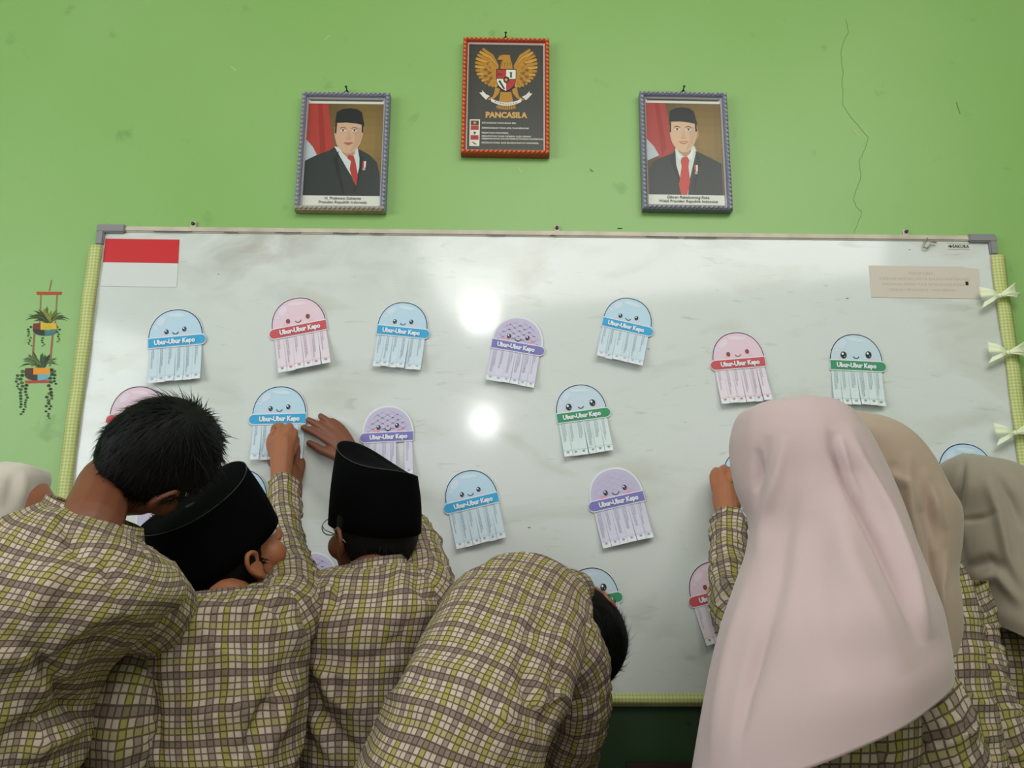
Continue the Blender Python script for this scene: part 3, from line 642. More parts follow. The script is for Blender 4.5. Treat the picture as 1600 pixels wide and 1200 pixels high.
    S([(430, 510), (446, 502), (490, 575), (474, 576)], (60, 56, 50), 14); S([(498, 470), (520, 478), (524, 500), (514, 520), (497, 528), (480, 520), (472, 500), (476, 478)], (36, 32, 30), 15)
    st = [(497+(19 if k % 2 == 0 else 8)*sin(k*pi/5), 499-(19 if k % 2 == 0 else 8)*cos(k*pi/5)) for k in range(10)]; S(st, (206, 160, 60), 16)
    # ribbon
    up = [(372+(626-372)*t, 655+34*(1-(2*t-1)**2)) for t in np.linspace(0, 1, 12)]; lo = [(x, y+26) for x, y in up][::-1]; S(up+lo, (214, 212, 204), 10)
    for i in range(9): t = .12+.085*i; x = 372+254*t; y = 668+34*(1-(2*t-1)**2); S([(x, y-4), (x+13, y-4), (x+13, y+4), (x, y+4)], (120, 120, 116), 11)
    S([(272, 608), (298, 606), (292, 586), (330, 622), (362, 636), (345, 650), (330, 668), (300, 640)], (214, 212, 204), 8); S([(718, 612), (694, 606), (698, 588), (664, 622), (630, 640), (650, 652), (664, 668), (694, 640)], (206, 204, 196), 8)
    # symbol column
    S([(196, 830), (282, 830), (280, 1048), (196, 1048)], (216, 212, 200), 2)
    for y, c in ((840, (70, 44, 34)), (880, (166, 50, 44)), (960, (166, 50, 44))): S([(206, y), (272, y), (272, y+37), (206, y+37)], c, 3)
    st = [(239+(16 if k % 2 == 0 else 7)*sin(k*pi/5), 858-(16 if k % 2 == 0 else 7)*cos(k*pi/5)) for k in range(10)]; S(st, (206, 160, 60), 4)
    P.ell(*T((240, 938)), .004, .0028, (50, 96, 60), 4, 12); S([(236, 940), (244, 940), (246, 954), (234, 954)], (50, 60, 40), 5); P.ell(*T((239, 978)), .003, .002, (60, 36, 34), 4, 10); S([(214, 1012), (232, 1016), (264, 1036), (240, 1034)], (70, 66, 56), 4)
    o = obj('emblem_print', P.build('emblem_print'), GLOSSPRINT, e); o.location.y = -.0148
    GOLD = flat('gold_ink', (196, 154, 88), .5); WH = flat('pale_ink', (206, 204, 192), .6)
    me = text_me('title_line', 'PANCASILA', .0240, .0013, .92); oo = obj('title_line', me, GOLD, o); q = T((500, 795)); oo.location = (q[0], -.0012, q[1])
    for t, y, s in (('KETUHANAN YANG MAHA ESA.', 860, 1), ('KEMANUSIAAN YANG ADIL DAN BERADAB.', 901, 1), ('PERSATUAN INDONESIA.', 941, 1), ('KERAKYATAN YANG DIPIMPIN OLEH HIKMAT', 968, 1), ('KEBIJAKSANAAN DALAM PERMUSYAWARATAN/PERWAKILAN.', 988, 1.0), ('KEADILAN SOSIAL BAGI SELURUH RAKYAT INDONESIA.', 1021, .95)):
        me = text_me('principle_line', t, .0068, .0002, .98*s, align='LEFT'); oo = obj('principle_line', me, WH, o); q = T((298, y)); oo.location = (q[0], -.0012, q[1])
emblem(eg, wg, hg, .0160)

# ------------------------------------------------------------------ hanging-plant wall sticker
def plants():
    org = W(66, 560, 0); k = 4.615  # crop scale
    def T(p): w = W(p[0]/k, 420+p[1]/k, 0); return (w.x-org.x, w.z-org.z)
    P = Print(.0001); S = lambda pts, c, l: P.poly([T(p) for p in pts], c, l)
    def ln(pts, wd, c, l): P.line([T(p) for p in pts], wd, c, l)
    ln([(372, 82), (356, 158)], .003, (150, 112, 84), 1); ln([(296, 180), (286, 400)], .0032, (150, 112, 84), 1); ln([(412, 180), (398, 400)], .0032, (150, 112, 84), 1)
    ln([(248, 470), (232, 700)], .0045, (150, 100, 78), 1); ln([(380, 470), (360, 700)], .0045, (150, 100, 78), 1)
    S([(262, 166), (448, 166), (442, 188), (268, 188)], (176, 74, 42), 2); S([(178, 806), (360, 804), (358, 822), (184, 826)], (180, 66, 52), 2)
    def leaf(x, y, a, L_, w, c, l, droop=.5):
        pts = []; q = []
        for i in range(8):
            t = i/7; px_ = x+L_*t*cos(a); py_ = y-L_*t*sin(a)+droop*L_*t*t*.6; wd = w*sin(pi*min(1, .12+t*.88))
            pts.append((px_+wd*sin(a), py_+wd*cos(a))); q.append((px_-wd*sin(a), py_-wd*cos(a)))
        S(pts+q[::-1], c, l)
    r = random.Random(5)
    for (cx, cy, cols) in ((335, 395, [(74, 92, 34), (52, 70, 30), (130, 132, 46), (92, 106, 40), (40, 52, 28)]), (290, 715, [(56, 84, 44), (44, 68, 42), (90, 116, 60), (34, 52, 34)])):
        for i in range(44):
            a = radians(4+172*i/43)+r.uniform(-.12, .12); hz = abs(cos(a)); leaf(cx+r.uniform(-45, 45)*(1-hz*.5), cy-r.uniform(0, 22), a if hz < .8 else a+(.5 if cos(a) > 0 else -.5), r.uniform(110, 165)*(.72+.55*hz), r.uniform(4.5, 8), r.choice(cols), 3+.1*i, droop=.15+.75*hz)
    # pots: horizontal colour blocks
    for (x0, x1, y0, y1, cs) in ((238, 412, 392, 482, ((120, 52, 36), (222, 172, 48), (60, 120, 130), (46, 52, 44))), (180, 366, 714, 806, ((84, 52, 40), (226, 150, 44), (110, 170, 186), (60, 58, 48)))):
        xm = (x0+x1)/2; ym = (y0+y1)/2; hw = (x1-x0)/2; hh = (y1-y0)/2
        def el(a0, a1, ex=2.4): return [(xm+hw*np.sign(cos(t))*abs(cos(t))**(2/ex), ym-hh*np.sign(sin(t))*abs(sin(t))**(2/ex)*1.0) for t in np.linspace(a0, a1, 10)]
        S(el(pi, pi*1.5)+[(xm, ym)], cs[3], 8); S(el(pi*1.5, 2*pi)+[(xm, ym)], cs[2], 8); S([(x0+4, y0+4), (xm, y0), (xm, ym), (x0, ym)], cs[0], 8); S([(xm-30, y0), (x1-4, y0+4), (x1, ym), (xm-30, ym+4)], cs[1], 9)
    for i in range(6): leaf(350+i*12-40, 400, -radians(70+i*6), 40, 5, (190, 180, 50), 10)
    for (x, y0, y1, s) in ((215, 420, 560, 9), (308, 500, 560, 9), (420, 420, 530, 10), (160, 740, 1050, 15), (190, 840, 1000, 13), (365, 730, 1000, 16), (345, 900, 1090, 13), (400, 740, 840, 14), (130, 770, 870, 12)):
        y = y0
        while y < y1:
            sc = s*(1-.45*(y-y0)/(y1-y0)); q = T((x+r.uniform(-13, 13), y)); P.ell(q[0], q[1], sc*.00036, sc*.00029, r.choice([(36, 58, 36), (52, 78, 44), (84, 100, 50), (30, 48, 34)]), 6+r.random(), 9); y += sc*1.9
    o = obj('hanging_plant_sticker', P.build('hanging_plant_sticker'), PRINT); o.location = (org.x, -.0008, org.z)
    tagit(o, 'wall sticker of two hanging potted plants, left of the whiteboard', 'wall sticker')
plants()
# dark wooden chair against the wall under the board
CH = flat('dark_maroon_wood', (44, 18, 20), .5, noise=.2, nscale=20)
def chair():
    e = empty('school_chair', (.06, -.25, 0), 'dark maroon chair whose backrest top shows under the board', 'chair')
    zt = W(1030, 1191, .05).z; l = W(965, 1195, .05).x-.06; r = W(1120, 1195, .05).x-.06
    bm = bmesh.new(); me = box_me('t', l, r, .185, .21, zt-.22, zt, .02, 3); obj('backrest', me, CH, e)
    obj('seat', box_me('seat', l, r, -.2, .2, .42, .45, .008, 2), CH, e)
    for x in (l+.025, r-.025):
        obj('leg', box_me('leg', x-.02, x+.02, .17, .205, 0, zt-.1, .004), CH, e); obj('leg', box_me('leg', x-.02, x+.02, -.19, -.155, 0, .42, .004), CH, e)
chair()
# ------------------------------------------------------------------ lofts
def cr_interp(A, n):
    A = np.asarray(A, float); m = len(A); T = np.linspace(0, m-1, n+1); out = []
    for t in T:
        i = min(int(t), m-2); f = t-i; p0 = A[max(i-1, 0)]; p1 = A[i]; p2 = A[i+1]; p3 = A[min(i+2, m-1)]
        if i == 0: p0 = 2*p1-p2
        if i+2 > m-1: p3 = 2*p2-p1
        out.append(.5*((2*p1)+(-p0+p2)*f+(2*p0-5*p1+4*p2-p3)*f*f+(-p0+3*p1-3*p2+p3)*f**3))
    return np.array(out)
def px_secs(secs):
    """(Lx,Ly,Rx,Ry,d,b): left and right outline pixel at distance d from the wall, half depth b in metres"""
    C_, A_, B_ = [], [], []
    for s in secs:
        l = np.array(W(s[0], s[1], s[4])); r = np.array(W(s[2], s[3], s[6] if len(s) > 6 else s[4])); C_.append((l+r)/2); A_.append((r-l)/2); B_.append(s[5])
    return np.array(C_), np.array(A_), np.array(B_)
class Loft:
    def __init__(s, C_, A_, B_, nu=96, nv=60, e=2.0, shrink=0, tilt=0):
        C_ = cr_interp(C_, nv); A_ = cr_interp(A_, nv); B_ = cr_interp(np.asarray(B_)[:, None], nv)[:, 0]
        t = nrm(nrm(np.gradient(C_, axis=0))*np.array([1, tilt, 1])); b = np.cross(nrm(A_), t); b = nrm(b); sg = np.sign(b[:, 1]); 
        if (sg > 0).sum() > len(sg)/2: b = -b
        al = np.linalg.norm(A_, axis=1, keepdims=True)
        A_ = nrm(A_)*np.maximum(al-shrink, .004); B_ = b*np.maximum(B_-shrink, .004)[:, None]
        ph = -pi/2+2*pi*np.arange(nu)/nu; cx = np.sign(np.cos(ph))*np.abs(np.cos(ph))**(2/e); sx = np.sign(np.sin(ph))*np.abs(np.sin(ph))**(2/e)
        s.G = C_[:, None]+A_[:, None]*cx[None, :, None]+B_[:, None]*sx[None, :, None]; s.C = C_; s.nu = nu; s.nv = nv; s.ph = ph
        H = np.concatenate([s.G, s.G[:, :1]], 1); du = np.linalg.norm(np.diff(H, axis=1), axis=2); U = np.concatenate([np.zeros((nv+1, 1)), np.cumsum(du, 1)], 1); U = U-U[:, nu//2:nu//2+1]
        mid = s.G[:, nu//2]; v = np.concatenate([[0], np.cumsum(np.linalg.norm(np.diff(s.C*.5+mid*.5, axis=0), axis=1))])
        s.U = U; s.Vv = v
    def normals(s):
        G = s.G; gu = np.roll(G, -1, 1)-np.roll(G, 1, 1); gv = np.gradient(G, axis=0); n = nrm(np.cross(gu, gv))
        out = G-s.C[:, None]
        if (n*out).sum() < 0: n = -n
        return n
    def noise(s, amp, fu, fv, o=3, seed=0, ph=None):
        n = s.normals(); P = np.stack([np.cos(s.ph)[None]*fu+0*s.Vv[:, None], np.sin(s.ph)[None]*fu+0*s.Vv[:, None], s.Vv[:, None]*fv+seed*7.7+0*s.ph[None]], 2)
        s.G = s.G+n*(fnoise(P, o)*amp)[..., None]; return s
    def wnoise(s, amp, sc, o=3, seed=0):
        n = s.normals(); s.G = s.G+n*(fnoise(s.G*np.array(sc)+seed*5.1, o)*amp)[..., None]; return s
    def crumple(s, amp, sc, seed=0, o=3):
        """ridged cloth creases"""
        n = s.normals(); r = 1-np.abs(fnoise(s.G*np.array(sc)+seed*3.3, o))*2.2; s.G = s.G+n*((np.clip(r, -.6, 1)**3)*amp)[..., None]; return s
    def folds(s, F, ref=None):
        """F: (pixel polyline, width px, depth m) sculpted on the side the viewer sees"""
        n = s.normals(); P = s.G.reshape(-1, 3); q = pix(P); face = np.clip(-(n.reshape(-1, 3)*nrm(P-CN)).sum(1)*2.2, 0, 1); D = np.zeros(len(P))
        for pts, w, a in F:
            pts = np.array(pts, float); best = np.full(len(P), 1e9); tt = np.zeros(len(P)); L_ = np.concatenate([[0], np.cumsum(np.linalg.norm(np.diff(pts, axis=0), axis=1))])
            for i in range(len(pts)-1):
                d = pts[i+1]-pts[i]; t = np.clip(((q-pts[i])@d)/(d@d), 0, 1); ds = np.linalg.norm(q-(pts[i]+t[:, None]*d), axis=1); m = ds < best
                best[m] = ds[m]; tt[m] = (L_[i]+t[m]*np.sqrt(d@d))/L_[-1]
            D += a*np.exp(-(best/w)**2)*np.sin(pi*np.clip(tt, 0, 1))**.9
        s.G = (P+n.reshape(-1, 3)*(D*face)[:, None]).reshape(s.G.shape); return s
    def data(s, cap0=False, cap1=False):
        nu, nv = s.nu, s.nv; v = s.G.reshape(-1, 3); f = []; uv = []
        wu = fnoise(s.G*np.array([9, 5, 9])+3.1, 2)*.010; wv = fnoise(s.G*np.array([8, 5, 8])+9.7, 2)*.011; wu = np.concatenate([wu, wu[:, :1]], 1); wv = np.concatenate([wv, wv[:, :1]], 1); U = s.U+wu; X = s.Vv[:, None]+wv
        for j in range(nv):
            for i in range(nu):
                i2 = (i+1) % nu; f.append((j*nu+i, j*nu+i2, (j+1)*nu+i2, (j+1)*nu+i))
                uv += [(U[j, i], X[j, i]), (U[j, i+1], X[j, i+1]), (U[j+1, i+1], X[j+1, i+1]), (U[j+1, i], X[j+1, i])]
        v = list(v)
        for flag, j in ((cap0, 0), (cap1, nv)):
            if flag:
                k = len(v); v.append(s.G[j].mean(0))
                for i in range(nu): i2 = (i+1) % nu; f.append((j*nu+i, j*nu+i2, k) if j else (j*nu+i2, j*nu+i, k)); uv += [(s.U[j, i], s.Vv[j]), (s.U[j, i+1], s.Vv[j]), (0, s.Vv[j]+(.05 if j else -.05))]
        return np.array(v), f, uv
def join(parts):
    V_, F_, U_ = [], [], []; o = 0
    for v, f, uv in parts: V_.append(v); F_ += [tuple(i+o for i in q) for q in f]; U_ += uv; o += len(v)
    return np.concatenate(V_), F_, U_
def uvmesh(name, parts, sc=1.0):
    v, f, uv = join(parts); me = mesh(name, v, f)
    if uv: l = me.uv_layers.new(name='UVMap'); l.data.foreach_set('uv', (np.array(uv, float)/sc).ravel())
    return me
def place(name, me, mat, root, smooth=True, parent=None, solid=0):
    me.transform(Matrix.Translation(-root.location)); me.update()
    o = obj(name, me, mat, parent or root, smooth)
    if solid: md = o.modifiers.new('s', 'SOLIDIFY'); md.thickness = solid; md.offset = -1
    return o

# closed shapes for the bodies
def ellipsoid(c, ax, n=16):
    """ax: three axis vectors"""
    v = []; f = []; m = n//2+1
    c = np.array(c, float); ax = np.array(ax, float)
    for j in range(1, m):
        th = pi*j/m
        for i in range(n): a = 2*pi*i/n; v.append(c+ax[0]*sin(th)*cos(a)+ax[1]*sin(th)*sin(a)+ax[2]*cos(th))
    for j in range(m-2):
        for i in range(n): i2 = (i+1) % n; f.append((j*n+i, (j+1)*n+i, (j+1)*n+i2, j*n+i2))
    t = len(v); v += [c+ax[2], c-ax[2]]
    for i in range(n): i2 = (i+1) % n; f.append((t, i, i2)); f.append((t+1, (m-2)*n+i2, (m-2)*n+i))
    return np.array(v), f, []
def chain(pts, n=12):
    """pts: (x,y,z,r) round-ended tapered tube"""
    P = np.array(pts, float)
    if len(P) > 2: P = cr_interp(P, (len(P)-1)*4)
    c = P[:, :3]; r = np.maximum(P[:, 3], .002); t = nrm(np.gradient(c, axis=0)); N = nrm(np.cross(t[0], [0.13, .31, .94])); rows = []
    def ring(cc, rr, N, B): return [cc+N*rr*cos(a)+B*rr*sin(a) for a in [2*pi*k/n for k in range(n)]]
    for i in range(len(c)):
        N = nrm(N-t[i]*(N@t[i])); B = np.cross(t[i], N)
        if i == 0:
            for a in (1.3, .9, .45): rows.append(ring(c[0]-t[0]*r[0]*sin(a), r[0]*cos(a), N, B))
        rows.append(ring(c[i], r[i], N, B))
        if i == len(c)-1:
            for a in (.45, .9, 1.3): rows.append(ring(c[i]+t[i]*r[i]*sin(a), r[i]*cos(a), N, B))
    v = [p for q in rows for p in q]; f = []
    for j in range(len(rows)-1):
        for k in range(n): a = j*n+k; b = j*n+(k+1) % n; f.append((a, b, b+n, a+n))
    f.append(tuple(range(n))[::-1]); f.append(tuple(range((len(rows)-1)*n, len(rows)*n)))
    return np.array(v), f, []
def pchain(pts): return chain([(*W(a, b, d), r) for a, b, d, r in pts])
def frame(f, u):
    f = nrm(f); u = np.array(u, float); u = nrm(u-f*(u@f)); return np.cross(f, u), f, u   # right, forward, up
def head_pieces(c, R, F, U, s=1.0):
    c = np.array(c, float); q = lambda r, f, u: c+(R*r+F*f+U*u)*s
    E = lambda p, a, b, g: ellipsoid(p, [R*a*s, F*b*s, U*g*s])
    P = [E(q(0, -.008, .018), .074, .090, .088), E(q(0, .022, -.030), .060, .066, .078), E(q(0, .046, -.082), .030, .032, .026),
         chain([(*q(0, .078, .022), .006*s), (*q(0, .092, -.006), .009*s), (*q(0, .099, -.022), .0115*s)]), E(q(.012, .090, -.024), .009, .010, .008), E(q(-.012, .090, -.024), .009, .010, .008)]
    for k in (-1, 1):
        P += [E(q(k*.040, .052, -.030), .026, .028, .028), chain([(*q(k*.018, .084, .028), .007*s), (*q(k*.050, .070, .030), .008*s)]),
              E(q(k*.077, -.004, -.012), .005, .016, .027), E(q(k*.075, .0, -.036), .006, .008, .010),
              chain([(*q(k*.078, .008, -.004), .0042*s), (*q(k*.083, .006, .012), .0046*s), (*q(k*.089, -.010, .018), .0050*s), (*q(k*.091, -.020, .004), .0050*s), (*q(k*.088, -.018, -.014), .0046*s), (*q(k*.082, -.006, -.032), .0050*s)])]
    return P
def face_parts(root, c, R, F, U, s=1.0):
    c = np.array(c, float); q = lambda r, f, u: c+(R*r+F*f+U*u)*s
    for k in (-1, 1):
        v, f, _ = ellipsoid(q(k*.032, .074, .004), [R*.013*s, F*.011*s, U*.009*s], 14); eye = place('eye', mesh('eye', v, f), EYEW, root)
        v, f, _ = ellipsoid(q(k*.032, .0835, .004), [R*.0062*s, F*.0035*s, U*.0062*s], 12); me = mesh('iris', v, f); me.transform(Matrix.Translation(-root.location)); obj('iris', me, IRIS, eye, True)
        v, f, _ = chain([(*q(k*.016, .087, .029), .0022), (*q(k*.034, .083, .034), .003), (*q(k*.054, .070, .028), .0018)]); place('eyebrow', mesh('eyebrow', v, f), HAIR, root)
    parts = [chain([(*q(-.022, .080, -.055), .003*s), (*q(0, .0925, -.052), .0055*s), (*q(.022, .080, -.055), .003*s)]), chain([(*q(-.020, .079, -.059), .003*s), (*q(0, .0905, -.063), .006*s), (*q(.020, .079, -.059), .003*s)])]
    place('lips', uvmesh('lips', parts), LIP, root)
def hand_pieces(w, d, n, side, curl=.5, s=.85):
    w = np.array(w, float); d = nrm(d); n = nrm(np.array(n, float)-d*np.dot(n, d)); t = np.cross(d, n)*side; P = []
    for i, (ln, ks) in enumerate(((.066, .076), (.074, .080), (.068, .076), (.052, .068))):
        off = t*(.028-.0185*i)*s; k0 = w+off*.45+d*.01*s; kn = w+off+d*ks*s; P.append(chain([(*k0, .014*s), (*kn, .0112*s)]))
        p = kn; ang = .15; pts = [(*p, .0100*s)]
        for j, fr in enumerate((.45, .32, .23)):
            ang += curl*(.55, .95, .65)[j]; p = p+(d*cos(ang)-n*sin(ang))*ln*fr*s*1.15; pts.append((*p, (.0092, .0082, .0072)[j]*s))
        P.append(chain(pts))
    b = w+t*.018*s+d*.018*s; P.append(chain([(*b, .014*s), (*(b+(t*.75+d*.62-n*.2)*.036*s), .0112*s), (*(b+(t*.75+d*.62-n*.2)*.036*s+(d*.85+t*.25-n*.45)*.028*s), .0095*s), (*(b+(t*.75+d*.62-n*.2)*.036*s+(d*.85+t*.1-n*.6)*.05*s), .008*s)]))
    return P
def remesh(name, parts, voxel, keep=.35):
    v, f, _ = join([(p[0], p[1], []) for p in parts]); me = mesh('tmp', v, f); o = bpy.data.objects.new('tmp', me); C.objects.link(o)
    bm = bmesh.new(); bm.from_mesh(me); bmesh.ops.recalc_face_normals(bm, faces=bm.faces[:]); bm.to_mesh(me); bm.free()
    md = o.modifiers.new('r', 'REMESH'); md.mode = 'VOXEL'; md.voxel_size = voxel
    sm = o.modifiers.new('s', 'SMOOTH'); sm.factor = .5; sm.iterations = 3
    if keep < 1: dc = o.modifiers.new('d', 'DECIMATE'); dc.ratio = keep
    dg = bpy.context.evaluated_depsgraph_get(); dg.update(); out = bpy.data.meshes.new_from_object(o.evaluated_get(dg)); out.name = name
    bpy.data.objects.remove(o); bpy.data.meshes.remove(me); return out

# ------------------------------------------------------------------ hair and caps
def hairshell(root, c, R, F, U, s=1.0, n=64, short=True, strands=5000, seed=1, tuft=0, zmax=9, nape=0):
    c = np.array(c, float); r_ = np.random.RandomState(seed)
    def line_z(y): return np.interp(y, [-.10, -.06, -.02, .01, .05, .085], [-.070-nape, -.062-nape, -.030-nape*.7, -nape*.45, .045, .062])
    def surf(th, a, grow=0):
        x = np.sin(th)*np.cos(a); y = np.sin(th)*np.sin(a); z = np.cos(th)
        p = np.stack([x*.074, y*.090-.008, z*.088+.018], -1); out = line_z(p[..., 1])-p[..., 2]
        g = np.clip(-out/.018, -1.2, 1); th_ = .011+.008*np.clip(z, 0, 1)+.0035*fnoise(np.stack([x, y, z], -1)*4+seed, 3)
        n_ = nrm(np.stack([x/.074, y/.090, z/.088], -1)); return p+n_*(th_*np.clip(g, -1, 1)+grow)[..., None], n_, out
    m = n//2; th = (np.arange(1, m)*pi/m)[:, None]+np.zeros((1, n)); a = np.zeros((m-1, 1))+(np.arange(n)*2*pi/n)[None]
    p, _, _ = surf(th, a); fr = np.array([R, F, U])*s; v = [c+q@fr for q in p.reshape(-1, 3)]; f = []
    for j in range(m-2):
        for i in range(n): i2 = (i+1) % n; f.append((j*n+i, (j+1)*n+i, (j+1)*n+i2, j*n+i2))
    t = len(v); v += [c+np.array([0, -.008, .018+.088+.018])@fr, c+np.array([0, 0, -.05])@fr]
    for i in range(n): i2 = (i+1) % n; f.append((t, i, i2)); f.append((t+1, (m-2)*n+i2, (m-2)*n+i))
    h = place('hair', mesh('hair', v, f), HAIR, root)
    if strands:
        N = strands; th = np.arccos(r_.uniform(-.75, 1, N)); a = r_.uniform(0, 2*pi, N); p, nn, out = surf(th, a); ok = (out < .003) & (p[..., 2] < zmax); p, nn = p[ok], nn[ok]; N = len(p)
        whorl = np.array([.01, -.05, .10]); d = p-whorl; d = d-nn*(d*nn).sum(1, keepdims=True); d = nrm(d+.25*np.cross(nn, d)); d = nrm(d+r_.normal(0, .22, d.shape)); sd = nrm(np.cross(nn, d))
        ln = r_.uniform(.018, .036, N)[:, None]; lift = r_.uniform(.0, .12, N)[:, None]
        if tuft: k = (p[:, 2] > .075); ln[k] *= 1.5; lift[k] = r_.uniform(.0, tuft, k.sum())[:, None]*(r_.rand(k.sum()) < .25)[:, None]
        wd = r_.uniform(.0005, .0011, N)[:, None]; rows = []
        for q in (0, .45, 1.0): rows.append(p+nn*(-.002)+d*ln*q+nn*(lift*ln*q*1.6-ln*q*q*.18))
        V_ = np.stack([rows[0]-sd*wd, rows[0]+sd*wd, rows[1]-sd*wd*.9, rows[1]+sd*wd*.9, rows[2]], 1).reshape(-1, 3)@fr+c
        Fs = []
        for i in range(N): b = i*5; Fs += [(b, b+1, b+3, b+2), (b+2, b+3, b+4)]
        me = mesh('strands', V_, Fs); me.transform(Matrix.Translation(-root.location)); o = obj('strands', me, HAIR, h); o['kind'] = 'stuff'
    return h
def nape_hair(root, c, R, F, U, s, q=(0, -.055, -.055), ax=(.058, .034, .045), h=None):
    v, f, _ = ellipsoid(np.array(c)+(R*q[0]+F*q[1]+U*q[2])*s, [R*ax[0]*s, F*ax[1]*s, U*ax[2]*s], 24); v += nrm(v-np.array(c))*(fnoise(v*90, 2)*.0015)[:, None]
    place('nape_hair', mesh('nape_hair', v, f), HAIR, root)
def peci(root, c, R, F, U, s, z0=.030, z1=.140, back=0.0, lean=0.0, wr=1.0, slant=0.0, taper=.05, ln=.104):
    c = np.array(c, float); fr = np.array([R, F, U])*s; n = 64; v = []; f = []; prof = []
    for t in np.linspace(0, 1, 9): prof.append((1-taper*t+.03*sin(pi*t), z0+(z1-z0)*t, 0))
    rim = len(prof)-1
    prof += [((1-taper)*.97, z1+.001, 1), (.84*(1-taper), z1-.002, 1), (.55, z1-.004, 1), (.3, z1-.005, 1), (.08, z1-.005, 1)]
    def pt(k, z, a):
        x, y = cos(a), sin(a); e = 2.25; x = np.sign(x)*abs(x)**(2/e); y = np.sign(y)*abs(y)**(2/e)
        bulge = 1+.0*z; px_, py_ = x*.0845*wr*k, y*ln*k-.008
        zz = z
        if z <= z0+1e-6: zz = z-.012*(1-y)*.5-.006
        tt = (z-z0)/(z1-z0); zz += tt*(lean*y*min(k, 1)*.5-.006*cos(2*a)*min(k, 1)) - tt*slant*(max(0, x*min(k, 1)+.9)/1.9)**2
        return c+np.array([px_, py_, zz])@fr
    for (k, z, m) in prof:
        for i in range(n): v.append(pt(k, z, 2*pi*i/n))
    for j in range(len(prof)-1):
        for i in range(n): i2 = (i+1) % n; f.append((j*n+i, j*n+i2, (j+1)*n+i2, (j+1)*n+i))
    b = (len(prof)-1)*n; f.append(tuple(range(b, b+n))); 
    o = place('velvet_cap', mesh('velvet_cap', v, f), VELVET, root, True, solid=.003)
    pts = [pt((1-taper)*1.0, z1+.0005, 2*pi*i/48) for i in range(49)]
    me = tube_me('piping', pts, .0009, 6); me.transform(Matrix.Translation(-root.location)); obj('piping', me, PIPE, o, True)
    return o

# ------------------------------------------------------------------ clothes
def sleeve(pts, nv=40, nu=56, amp=.004, seed=0, cuff=True, fd=None):
    """pts: (px,py,d,r)"""
    P = np.array([(*W(a, b, d), r) for a, b, d, r in pts]); P = cr_interp(P, max(8, (len(P)-1)*3)); c = P[:, :3]; t = nrm(np.gradient(c, axis=0))
    A = []; N = None
    for i in range(len(c)):
        if N is None: N = nrm(np.cross(t[i], [0, -1, 0.05])); 
        N = nrm(N-t[i]*(N@t[i])); A.append(N*P[i, 3])
    lf = Loft(c, np.array(A), P[:, 3], nu, nv, 2.0, tilt=1); lf.noise(amp, 1.1, 28, 3, seed).crumple(amp*1.1, (22, 22, 30), seed)
    if fd: lf.folds(fd)
    return lf
def trousers(root, hip, zt, y, w=.15, skirt=False, boots=True, halfd=.10):
    """hip: centre x of the waist (world), zt: waist height, y: world y"""
    parts = []; x = hip
    if skirt:
        C_ = [(x, y, zt), (x, y, zt-.15), (x, y, .45), (x, y, .06)]; A_ = [(w, 0, 0), (w*1.1, 0, 0), (w*1.25, 0, 0), (w*1.45, 0, 0)]; B_ = [halfd, halfd*1.15, halfd*1.5, halfd*1.8]
        lf = Loft(C_, A_, B_, 72, 40); lf.noise(.016, 2.2, .6, 2, 3); place('long_skirt', uvmesh('long_skirt', [lf.data(True, True)]), TROUS, root)
    else:
        lf = Loft([(x, y, zt+.03), (x, y, zt-.1), (x, y, zt-.22)], [(w, 0, 0), (w*1.04, 0, 0), (w*.92, 0, 0)], [halfd*1.1, halfd*1.15, halfd*.95], 56, 10); parts.append(lf.data(True, True))
        for k in (-1, 1):
            lf = Loft([(x+k*w*.5, y, zt-.12), (x+k*w*.52, y+.01, zt*.5), (x+k*w*.55, y, .05)], [(w*.5, 0, 0), (w*.42, 0, 0), (w*.36, 0, 0)], [w*.55, w*.45, w*.38], 40, 24); lf.noise(.005, 1, 14, 2, 4); parts.append(lf.data(True, True))
        place('trousers', uvmesh('trousers', parts), TROUS, root)
    for k in (-1, 1):
        v, f, _ = ellipsoid((x+k*w*.55, y+.05, .035), [V(.045, 0, 0), V(0, .12, 0), V(0, 0, .036)], 16); v[:, 2] = np.maximum(v[:, 2], .001); place('shoe', mesh('shoe', v, f), SHOE, root)
def collar(secs, nv=10, tilt=0):
    lf = Loft(*px_secs(secs), 64, nv, 2.1, tilt=tilt); return lf
def arm_of(pts, k=.70, wrist=None):
    return [(a, b, d, r*k) for a, b, d, r in pts]+(wrist or [])
